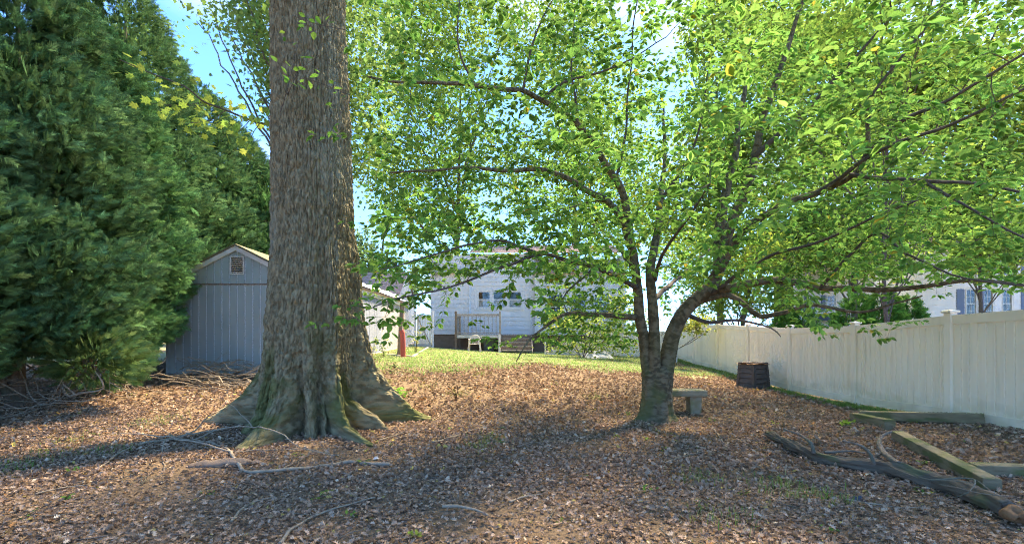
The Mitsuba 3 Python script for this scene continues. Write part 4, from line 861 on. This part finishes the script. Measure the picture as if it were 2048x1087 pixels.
def grass(name, label, x, y, h0, h1, wid, col):
    n = len(x); L = rg.uniform(h0, h1, n); a = rg.uniform(0, 2 * np.pi, n); ln = rg.uniform(.2, .9, n); b = np.stack([x, y, gh(x, y) - .005], -1)
    s = np.stack([np.cos(a), np.sin(a), 0 * a], -1); o = np.stack([-np.sin(a), np.cos(a), 0 * a], -1)
    m = b + o * (L * ln * .25)[:, None] + np.array([0, 0, 1]) * (L * .6)[:, None]; e = b + o * (L * ln * .8)[:, None] + np.array([0, 0, 1]) * (L * (1.05 - ln * .35))[:, None]
    w = s * (wid * rg.uniform(.6, 1.2, n))[:, None]
    V = np.stack([b - w, b + w, m - w * .8, m + w * .8, e], 1).reshape(-1, 3); f = (np.array([[0, 1, 3], [0, 3, 2], [2, 3, 4]])[None] + (np.arange(n) * 5)[:, None, None]).reshape(-1, 3)
    pal = np.array(col); c = pal[rg.integers(0, len(pal), n)] * np.exp(rg.normal(0, .2, (n, 1)))
    obj(name, (V, f), 'needle_material', color=np.repeat(c, 5, 0), kind='stuff', label=label, cat='grass')
n = 110000; x, y = rg.uniform(-5.2, 7.9, n), rg.uniform(12.5, 24.5, n)
q = meshkit.fbm(np.stack([x * 1.1, y * 1.1, x * 0], -1), 3, 19); k = rg.random(n) < lawn_mask(x, y) * np.clip((q - .24) * 3.4, .12, 1)
k &= ~((x > 6.0) & (y < 15.5)) & ~((y > 23.0) & (x > 2))
grass('lawn_grass', 'thin patchy sunlit lawn between the leaf litter and the white house', x[k], y[k], .04, .11, .011, [(.27, .41, .11), (.40, .45, .20), (.20, .37, .08), (.50, .49, .29)])
c = np.array([G(1560, 975)[:2], G(1575, 985)[:2], G(1440, 1040)[:2], G(1395, 960)[:2], G(985, 880)[:2], G(960, 895)[:2], G(1660, 1000)[:2], G(880, 745)[:2], G(960, 750)[:2], G(830, 760)[:2], G(1190, 795)[:2], G(730, 770)[:2], G(150, 885)[:2], G(215, 905)[:2], G(95, 915)[:2], G(300, 850)[:2], G(30, 940)[:2], G(340, 840)[:2], G(640, 795)[:2], G(770, 765)[:2], G(850, 775)[:2], G(920, 790)[:2]])
k = rg.integers(0, len(c), 2400); xy = c[k] + rg.normal(size=(2400, 2)) * .16
grass('grass_tufts', 'wispy green grass tufts among the brown leaves', xy[:, 0], xy[:, 1], .04, .13, .004, [(.22, .27, .06), (.14, .24, .05), (.34, .33, .12)])
x, y = 7.02 + .04 * (yy := rg.uniform(8.5, 22, 9000)) + rg.normal(size=9000) * .13, yy
grass('fence_grass', 'strip of grass and weeds along the foot of the white fence', x, y, .04, .14, .008, [(.17, .27, .06), (.28, .34, .10)])
def plant(name, label, group, pos, h, nl, size, col, spread, cat='plant', stems=4, m='leaf_material', scol=(.12, .13, .05)):
    g = [];
    for s in range(stems):
        e = np.array([rg.normal() * spread, rg.normal() * spread, h * rg.uniform(.6, 1.05)]); b = pos + [rg.normal() * .02, rg.normal() * .02, -.02]
        p = catmull([b, b + e * [.3, .3, .6], b + e], max(.02, h / 6)); v, f = tube(p, np.linspace(.0035, .0015, len(p)) * (1 + h), 4, False)
        g.append((v, f, np.tile(np.array(scol), (len(v), 1))))
        k = max(1, nl // stems); i = rg.integers(len(p) // 3, len(p), k); d = unit(k, rg) * [1, 1, .5] + [0, 0, .15]
        g.append(scatter(*LEAF8, p[i] + d * .01, frames(d, unit(k, rg) * .45 + [0, 0, .8]), size * rng_u(k), vary(k, col, .2, .08, rg)))
    v = join(g); return obj(name, v[:2], m, None, label, cat, group, color=v[2])
def rng_u(k): return rg.uniform(.65, 1.2, k)
WL = 'tiny pale green weed seedling'
for px, py in [(640, 790), (210, 905), (190, 870), (170, 880), (240, 860), (90, 905), (60, 930), (20, 925), (140, 945), (290, 840), (330, 850), (260, 790), (380, 840), (160, 830), (340, 880), (640, 1000), (655, 990), (815, 1075), (700, 1040), (940, 895), (1010, 860), (985, 870), (1000, 890), (960, 905), (1240, 875), (1350, 870), (1290, 880), (1310, 865), (1490, 830), (1555, 850), (1450, 800), (1600, 845), (1330, 900),
               (1480, 985), (1490, 992), (1545, 960), (1650, 1000), (1655, 1065), (1400, 1005), (1285, 985), (1840, 985), (1880, 990), (1910, 870), (1835, 850), (1950, 890), (1860, 930), (1110, 770), (1180, 760), (1400, 800), (1080, 985), (900, 860), (760, 830), (820, 850), (1130, 1040), (1170, 955), (560, 850), (600, 915), (480, 860), (120, 1000), (45, 1040), (420, 990), (930, 960), (1390, 900), (1520, 820), (1260, 830), (1425, 845)]:
    plant('weed', WL + (' at the left, near the hedge' if px < 420 else ' around the oak roots' if px < 850 else ' in the middle, between the two trunks' if px < 1300 else ' at the right, around the log and bench'), 'weed seedlings in the leaf litter', G(px, py), rg.uniform(.03, .09), rg.integers(7, 15), rg.uniform(.03, .055), [(.26, .36, .07), (.15, .29, .06), (.30, .38, .09)][rg.integers(3)], .05, 'weed', 3)
plant('weed_clump', 'bright green leafy clump at the right foot of the oak roots', None, G(800, 797), .24, 60, .10, (.16, .36, .05), .18, stems=8)
plant('weed_clump', 'round leaved pale green weed beside the corner of the timbers', None, G(1695, 853), .10, 30, .10, (.26, .40, .07), .10, stems=6)
plant('weed_clump', 'broad leaved weed by the small twig near the lower centre', None, G(735, 930), .09, 18, .07, (.22, .32, .06), .06)
plant('seedling', 'dark brown leaved thin seedling standing in front of the lawn', None, G(912, 800), .62, 34, .075, (.05, .045, .03), .22, stems=5, scol=(.05, .035, .025))
plant('seedling', 'low dark leaved seedling in the grass right of the oak trunk', None, G(795, 745), .28, 22, .11, (.04, .05, .03), .16, stems=4)
plant('low_shrub', 'sparse yellow green shrub at the foot of the garage wall nearest the oak', None, G(745, 722), .85, 60, .12, (.26, .33, .10), .28, 'shrub', 7)
plant('low_shrub', 'sparse shrub with dark and pale leaves by the middle of the garage wall', None, G(768, 716), .65, 50, .11, (.16, .24, .08), .25, 'shrub', 6)
plant('low_shrub', 'thin pale yellow shrub behind the red post', None, G(832, 706), 1.25, 110, .10, (.42, .42, .16), .35, 'shrub', 8)

# ------------------------------------------------------------------ small things in the yard
def pt(px, py, up): q = G(px, py, up); return q
def stick(name, label, pts, r0, r1, up=.03, parent=None, cat='branch', group=None, m='stick_bark', forks=0, lift=None):
    p = [pt(a[0], a[1], up if len(a) < 3 else a[2]) for a in pts]
    c = catmull(p, .05); c = c + (meshkit.noise(c[:, None, :] * 6 + np.array([[0, 0, 0], [31, 5, 7], [3, 57, 1]]), 3) - .5) * .03
    v, f = tube(c, np.linspace(r0, r1, len(c)) * (1 + .25 * (meshkit.noise(c * 15, 2) - .5)), 7)
    return obj(name, (v, f), m, parent, label, cat if parent is None and label else None, group, smooth=True)
FB = thing('fallen_branch', 'long forked bare branch lying across the left root of the oak', 'branch')
stick('stem', None, [(780, 928), (700, 925), (640, 932), (560, 940), (495, 943), (475, 925), (462, 905), (440, 890), (390, 880), (330, 880), (260, 895), (205, 930), (165, 965)], .026, .008, .03, FB)
for l, r in (([(462, 905), (400, 885, .1), (355, 878, .12), (340, 872, .14), (300, 870, .1), (240, 865, .06)], .014), ([(330, 880), (325, 900), (330, 940)], .010), ([(390, 880, .05), (440, 858, .15), (505, 853, .25), (560, 865, .28), (590, 890, .2), (620, 900, .12), (670, 912, .05)], .013), ([(440, 858, .15), (370, 870, .1), (330, 880, .06)], .012), ([(505, 853, .25), (475, 820, .35), (455, 805, .4)], .008), ([(355, 878, .1), (390, 860, .2), (420, 830, .28), (470, 805, .3)], .010), ([(360, 880, .06), (300, 845, .1), (260, 850, .06)], .007), ([(620, 900, .1), (615, 912, .06), (600, 905, .05)], .006), ([(330, 880), (300, 890), (270, 915), (230, 920)], .008), ([(462, 905), (520, 900), (600, 898), (660, 905)], .009), ([(560, 940), (590, 925), (620, 905)], .006), ([(660, 928), (690, 950), (710, 965)], .006)):
    stick('side_branch', None, l, r, r * .35, .03, FB)
for lb, l, r in (('thin curved stick near the bottom left centre', [(465, 1040), (480, 1020), (515, 1000), (545, 993)], .010), ('long slender stick lying below the oak toward the bottom edge', [(560, 1085), (600, 1045), (640, 1025), (690, 1012), (750, 995)], .013),
                 ('short stick with a pale broken end at bottom centre', [(885, 1015), (915, 1013), (950, 1022), (975, 1030)], .016), ('stick lying between the oak roots and the small tree', [(865, 885), (910, 870), (950, 858), (980, 850)], .014), ('crooked thin stick in the leaf litter by the rotten log', [(1425, 855), (1445, 880), (1455, 900)], .012),
                 ('thin stick in front of the log pointing to the lower right', [(1690, 1000), (1760, 1010), (1860, 1015)], .009), ('fallen stick behind the bench pointing to the fence', [(1525, 812), (1560, 820), (1610, 830)], .010), ('small dark stick standing out near the lower middle', [(1020, 1003), (1050, 990), (1085, 985)], .012), ('thin stick right of the oak front root', [(760, 880), (800, 866), (845, 858)], .010), ('short twisted stick at the lower right centre', [(1330, 925), (1360, 915), (1400, 905)], .009), ('stick lying flat at the far lower left', [(70, 990), (130, 975), (190, 968)], .008), ('thin stick near the red leaves at the left hedge', [(250, 855), (285, 868), (305, 885)], .009), ('pale stick lying in front of the timber corner', [(1590, 960), (1650, 965), (1690, 975)], .008)):
    stick('fallen_stick', lb, l, r, r * .45, .03)
def brush():
    rb = np.random.default_rng(8)
    for k in range(64):
        px, py = rb.uniform(365, 520), rb.uniform(752, 785); b = G(px, py); L = rb.uniform(.7, 1.9); a = rb.normal(0, .5) + (0 if rb.random() < .5 else math.pi)
        z0 = rb.uniform(.03, .42) * np.clip((785 - py) / 25, .1, 1); d = np.array([math.cos(a), math.sin(a) * .7, 0]); pts = []
        for s in (-.5, -.15, .2, .5):
            q = b + d * L * s + np.array([0, 0, 0]); q[1] = min(q[1], 11.75); q[2] = float(gh(q[0], q[1])) + z0 + .05 + s * rb.normal() * .35 * z0 * 2 + rb.normal() * .04; q[2] = max(q[2], float(gh(q[0], q[1])) + .02); pts.append(q)
        c = catmull(pts, .09); c = c + (meshkit.noise(c[:, None, :] * 4 + np.array([[0, 0, 0], [31, 5, 7], [3, 57, 1]]), k) - .5) * .12
        r = rb.uniform(.007, .018); ms = [tube(c, np.linspace(r, r * .4, len(c)), 6)]
        for _ in range(rb.integers(0, 3)):
            i = rb.integers(2, len(c) - 2); e = c[i] + (c[i + 1] - c[i]) / np.linalg.norm(c[i + 1] - c[i]) * rb.uniform(.15, .5) + rb.normal(size=3) * [.1, .1, .08]; e[1] = min(e[1], 11.85)
            cc = catmull([c[i], (c[i] + e) / 2 + rb.normal(size=3) * .03, e], .1); ms.append(tube(cc, np.linspace(r * .6, .003, len(cc)), 5))
        obj('brush_stick', join(ms), 'stick_bark', None, 'grey brown stick in the brush heap against the blue shed', 'stick', 'sticks heaped by the blue shed', smooth=True)
brush()
def rotten_log():
    t = thing('rotten_log', 'decaying mossy log with broken stubs lying beside the timbers at the lower right', 'log')
    px = [(1531, 865, .10), (1571, 884, .10), (1619, 906, .085), (1658, 919, .08), (1712, 928, .08), (1771, 936, .085), (1825, 951, .085), (1881, 966, .085), (1938, 984, .09), (1994, 1006, .09), (2022, 1022, .09)]
    c = catmull([pt(a, b, u) for a, b, u in px], .04); n = len(c); th = 28
    rr = np.interp(np.linspace(0, 1, n), [0, .06, .25, .5, .75, 1], [.028, .046, .064, .074, .080, .090])
    v, f = tube(c, rr, th); cen = np.repeat(c, th, 0); o = v[:-2] - cen; nn = o / np.linalg.norm(o, axis=1, keepdims=True)
    L = np.repeat(np.arange(n) * .04, th); A = np.tile(np.arange(th) / th * 2 * np.pi, n)
    v[:-2] += nn * ((meshkit.noise(np.stack([np.cos(A) * 2.2, np.sin(A) * 2.2, L * 4], -1), 1) - .5) * .06 + (np.abs(2 * meshkit.noise(np.stack([np.cos(A) * 5, np.sin(A) * 5, L * 5], -1), 2) - 1) - .5) * .028)[:, None]
    obj('stem', (v, f), 'log_bark', t, smooth=True, uv=np.vstack([np.stack([np.abs(A - np.pi) * .08, L], 1), [[0, 0], [0, 1]]]))
    for l, r in (([(1628, 905, .14), (1622, 885, .26), (1600, 868, .32), (1568, 858, .36)], .026), ([(1748, 925, .16), (1742, 908, .26), (1720, 892, .34), (1684, 880, .38)], .022), ([(1800, 930, .12), (1770, 905, .16), (1758, 885, .18), (1762, 874, .2), (1782, 862, .24)], .038), ([(1650, 905, .12), (1700, 900, .13), (1730, 905, .13)], .02), ([(1860, 960, .2), (1930, 955, .22), (1960, 965, .2), (1990, 990, .15)], .010), ([(1780, 930, .18), (1840, 955, .22), (1900, 958, .24), (1950, 965, .2)], .007), ([(1950, 960, .22), (1935, 985, .16), (1905, 995, .08)], .008), ([(1880, 970, .2), (1960, 985, .22), (2030, 990, .2)], .007)):
        stick('stub' if r > .015 else 'side_twig', None, l, r, r * .4, .1, t, m='dead_bark')
    e = c[-1]; d = c[-1] - c[-4]; d /= np.linalg.norm(d)
    m = trimesh.creation.icosphere(3, .066); m.vertices = m.vertices * [1.5, 1.0, .9] + e + d * .06
    m.vertices += m.vertex_normals * ((meshkit.noise(m.vertices * 22, 3) - .5) * .08)[:, None]
    obj('broken_end', m, 'rotten_wood', t, 'crumbling orange brown broken end')
rotten_log()
def sleeper(name, label, a, b, w=.15, h=.15, lift=0.0, m='timber'):
    a, b = np.array(a, float), np.array(b, float); a[2] = float(gh(a[0], a[1])) + h / 2 - .015 + lift; b[2] = float(gh(b[0], b[1])) + h / 2 - .015 + lift
    mm = beam(a, b, w, h, bevel=.006); mm = mm.subdivide_to_size(.09); p = mm.vertices
    mm.vertices = p + mm.vertex_normals * ((meshkit.fbm(p * [6, 6, 12], 3, 5) - .5) * .014)[:, None]
    return obj(name, mm, m, None, label, 'timber', smooth=40)
ta, tb = np.array([6.02, 8.0, 0]), np.array([5.92, 7.12, 0])
sleeper('landscape_timber', 'short squared timber at the far left corner of the timber bed, its end dark', ta, tb, .16, .17)
sleeper('landscape_timber', 'long mossy squared timber lying along the fence, upper one of two', (6.13, 8.02, 0), (7.22, 6.95, 0), .15, .15, .05)
sleeper('landscape_timber', 'lower timber under the long one by the fence, its end showing at the right', (6.3, 7.98, 0), (7.37, 6.93, 0), .17, .12, -.07)
sleeper('landscape_timber', 'long grey squared timber running diagonally towards the log', G(1795, 880), G(1985, 984), .15, .15)
sleeper('landscape_timber', 'squared timber running to the right frame edge from the long diagonal one', G(1945, 950), G(2150, 956), .15, .14)
def bench():
    t = thing('garden_bench', 'low mossy concrete slab bench behind the cherry trunk', 'bench'); x, y = 3.42, 9.05; g = float(gh(x, y))
    a = math.radians(-4); M = trimesh.transformations.rotation_matrix(a, (0, 0, 1), (x, y, 0))
    s = box(x - .46, x + .40, y - .19, y + .19, g + .34, g + .47, .018).subdivide_to_size(.06); s.vertices += s.vertex_normals * ((meshkit.fbm(s.vertices * 9, 3, 2) - .5) * .018)[:, None]; s.apply_transform(M)
    obj('seat', s, 'mossy_concrete', t, smooth=40)
    for dx in (-.36, .19):
        m = trimesh.convex.convex_hull(np.array([[x + dx + s1 * q, y + s2 * .14, z] for z, q in ((g - .05, .10), (g + .339, .115)) for s1 in (-1, 1) for s2 in (-1, 1)])); m.apply_transform(M)
        obj('leg', m, 'mossy_concrete', t)
bench()
def bin_():
    t = thing('compost_bin', 'dark brown tapered slatted plastic compost bin by the white fence', 'bin'); c = G(1519, 778); x, y, g = c[0], c[1] + .35, c[2]; a = math.radians(20); H = .76
    M = trimesh.transformations.rotation_matrix(a, (0, 0, 1), (x, y, 0)); w = lambda z: .295 - .045 * z / H
    for side in range(4):
        R4 = trimesh.transformations.rotation_matrix(side * math.pi / 2, (0, 0, 1), (x, y, 0))
        for k in range(5):
            z0, z1 = .02 + k * .142, .02 + (k + 1) * .142 - .012
            m = trimesh.convex.convex_hull(np.array([[x + s * (w(z) - .05), y - w(z) + o, g + z] for z, o in ((z0, -.022), (z0, .012), (z1, -.002), (z1, .012)) for s in (-1, 1)])); m.apply_transform(R4); m.apply_transform(M)
            obj('slat', m, 'bin_plastic', t)
        m = trimesh.convex.convex_hull(np.array([[x + w(z) + o1, y - w(z) + o2, g + z] for z in (-.03, H) for o1 in (-.055, .025) for o2 in (-.025, .055)])); m.apply_transform(R4); m.apply_transform(M)
        obj('corner_post', m, 'bin_plastic', t)
        m = box(x - w(H) + .055, x + w(H) - .055, y - w(H) - .02, y - w(H) + .05, g + H - .035, g + H, .008); m.apply_transform(R4); m.apply_transform(M); obj('rim', m, 'bin_plastic', t)
    n = 24; u, v = np.meshgrid(np.linspace(-.32, .32, n), np.linspace(-.32, .32, n), indexing='ij'); z = g + H - .09 + .10 * meshkit.fbm(np.stack([u * 9, v * 9, u * 0], -1), 3, 4)
    i = np.arange(n * n).reshape(n, n); f = np.stack([i[:-1, :-1], i[1:, :-1], i[1:, 1:], i[:-1, 1:]], -1).reshape(-1, 4); m = trimesh.Trimesh(np.stack([x + u, y + v, z], -1).reshape(-1, 3), np.vstack([f[:, [0, 1, 2]], f[:, [0, 2, 3]]]), process=False); m.apply_transform(M)
    obj('contents', m, 'rotten_wood', t, 'dry brown contents heaped in the open top', smooth=True)
bin_()
def chair():
    t = thing('garden_chair', 'beige moulded plastic garden chair standing in front of the wooden deck', 'chair'); c = G(949, 705); x, y, g = c[0], c[1], c[2]; m = 'beige_plastic'
    obj('seat', box(x - .24, x + .24, y - .2, y + .22, g + .40, g + .43, .012), m, t)
    for s in (-1, 1):
        obj('leg', beam((x + s * .29, y - .24, g - .02), (x + s * .24, y - .18, g + .64), .06, .035), m, t); obj('leg', beam((x + s * .29, y + .30, g - .02), (x + s * .25, y + .22, g + .45), .055, .035), m, t)
        v, f = tube(catmull([(x + s * .245, y - .2, g + .64), (x + s * .28, y - .05, g + .66), (x + s * .275, y + .15, g + .65), (x + s * .235, y + .25, g + .66)], .04), .025, 8); obj('arm', (v, f), m, t, smooth=True)
    b = [(x + .245 * math.cos(a), y + .27 + .05 * math.sin(a), g + .44 + .42 * math.sin(a) ** .6) for a in np.linspace(0.02, math.pi - .02, 17)]
    v, f = tube(catmull(b, .04), .026, 8); obj('backrest_frame', (v, f), m, t, smooth=True)
    for k in range(6):
        q = -.17 + k * .068; top = g + .44 + .42 * max(0, 1 - (q / .245) ** 2) ** .3; obj('back_slat', beam((x + q, y + .235, g + .43), (x + q, y + .30, top), .036, .014, (0, 1, 0)), m, t)
chair()
def trash():
    t = thing('trash_bin', 'grey green wheeled trash bin under the edge of the wooden deck', 'bin'); c = G(978, 703); x, y, g = c[0], c[1], c[2]
    obj('body', trimesh.convex.convex_hull(np.array([[x + s * q, y + .02 + o * q, g + z] for z, q in ((.03, .25), (.9, .33)) for s in (-1, 1) for o in (-1, 1)])), 'grey_plastic', t)
    obj('lid', box(x - .35, x + .35, y - .36, y + .38, g + .905, g + .96, .02), 'grey_plastic', t)
    obj('handle', box(x - .28, x + .28, y + .39, y + .43, g + .86, g + .9, .012), 'grey_plastic', t)
    for s in (-1, 1):
        w = trimesh.creation.cylinder(.1, .05, sections=20); w.apply_transform(trimesh.transformations.rotation_matrix(math.pi / 2, (0, 1, 0))); w.apply_translation((x + s * .29, y + .27, g + .09)); obj('wheel', w, 'dark_plastic', t, smooth=40)
trash()
c = G(806, 716); v, f = tube(catmull([c - [0, 0, .1], c + [0, 0, .5], c + [-.03, 0, .95], c + [-.06, 0, 1.0]], .05), .09, 14); t = obj('red_post', (v, f), 'red_paint', None, 'short weathered red wooden post by the garage', 'post', smooth=40)
a, b = G(797, 713), P(804, 604, G(797, 713)[1] + .1); obj('leaning_post', beam(a - [0, 0, .1], b, .10, .10), 'brown_wood', None, 'thin brown post leaning against the garage eave', 'post')
a, b = G(856, 697), G(826, 716); obj('edging_board', beam(a + [0, 0, .03], b + [0, 0, .03], .08, .12), 'garage_white', None, 'pale board edging the small bed by the red post', 'edging')
b2 = G(775, 712); obj('edging_board', beam(b + [0, 0, .03], b2 + [0, 0, .03], .08, .12), 'garage_white', None, 'pale board edging the near side of the bed along the garage', 'edging')
for k, (px, py) in enumerate(((897, 694), (905, 690), (915, 693), (908, 699), (922, 697), (925, 690), (890, 699))):
    q = G(px, py); m = box(-.1, .1, -.05, .05, 0, .065, .006); m.apply_transform(trimesh.transformations.rotation_matrix(R.uniform(0, 3), (0, 0, 1))); m.apply_translation(q + [0, 0, R.uniform(-.01, .05)])
    obj('loose_brick', m, 'foundation', None, 'reddish loose brick dumped under the left edge of the deck', 'brick', 'loose bricks under the deck')
def tarp(name, label, px, py, sx, sy, hz, seed, m='tarp'):
    c = G(px, py); n = 40; u, v = np.meshgrid(np.linspace(-1, 1, n), np.linspace(-1, 1, n), indexing='ij')
    q = np.stack([u * 2.4 + seed, v * 2.4, u * 0], -1); b = np.abs(meshkit.fbm(q, 4, seed) - .5) * 2
    x = c[0] + u * sx * (1 + .2 * (meshkit.noise(q * 1.3, 3) - .5)); y = c[1] + v * sy; z = gh(x, y) + .015 + hz * (1 - np.clip(u**2 + v**2, 0, 1)) * (.5 + 1.1 * b)
    i = np.arange(n * n).reshape(n, n); obj(name, (np.stack([x, y, z], -1).reshape(-1, 3), np.stack([i[:-1, :-1], i[1:, :-1], i[1:, 1:], i[:-1, 1:]], -1).reshape(-1, 4)), m, None, label, 'tarp' if m == 'tarp' else 'plastic scrap', smooth=25)
tarp('crumpled_tarp', 'crumpled pale grey tarp lying on the ground by the house wall', 1195, 716, .75, .5, .45, 3)
tarp('plastic_scrap', 'dark blue plastic scrap lying in the leaves in front of the log', 1713, 1004, .085, .05, .05, 5, 'dark_plastic')
tarp('plastic_scrap', 'small white scrap lying in the leaves near the oak front root', 752, 919, .035, .03, .03, 6, 'trim_paint')
c = G(452, 930); m = trimesh.creation.icosphere(4, 1); m.vertices = m.vertices * [.40, .10, .06] ; m.vertices += m.vertex_normals * ((meshkit.fbm(m.vertices * 7, 3, 2) - .5) * .10)[:, None]
m.apply_transform(trimesh.transformations.rotation_matrix(.25, (0, 0, 1))); m.apply_translation(c + [0, 0, .01]); obj('surface_root', m, 'brown_wood', None, 'bare surface root chunk breaking the soil in front of the oak', 'root', smooth=True)

print('triangles', sum(len(meshkit.WRITTEN[d['filename']][1]) for d in scene.values() if d.get('type') == 'ply'), 'entries', len(scene))
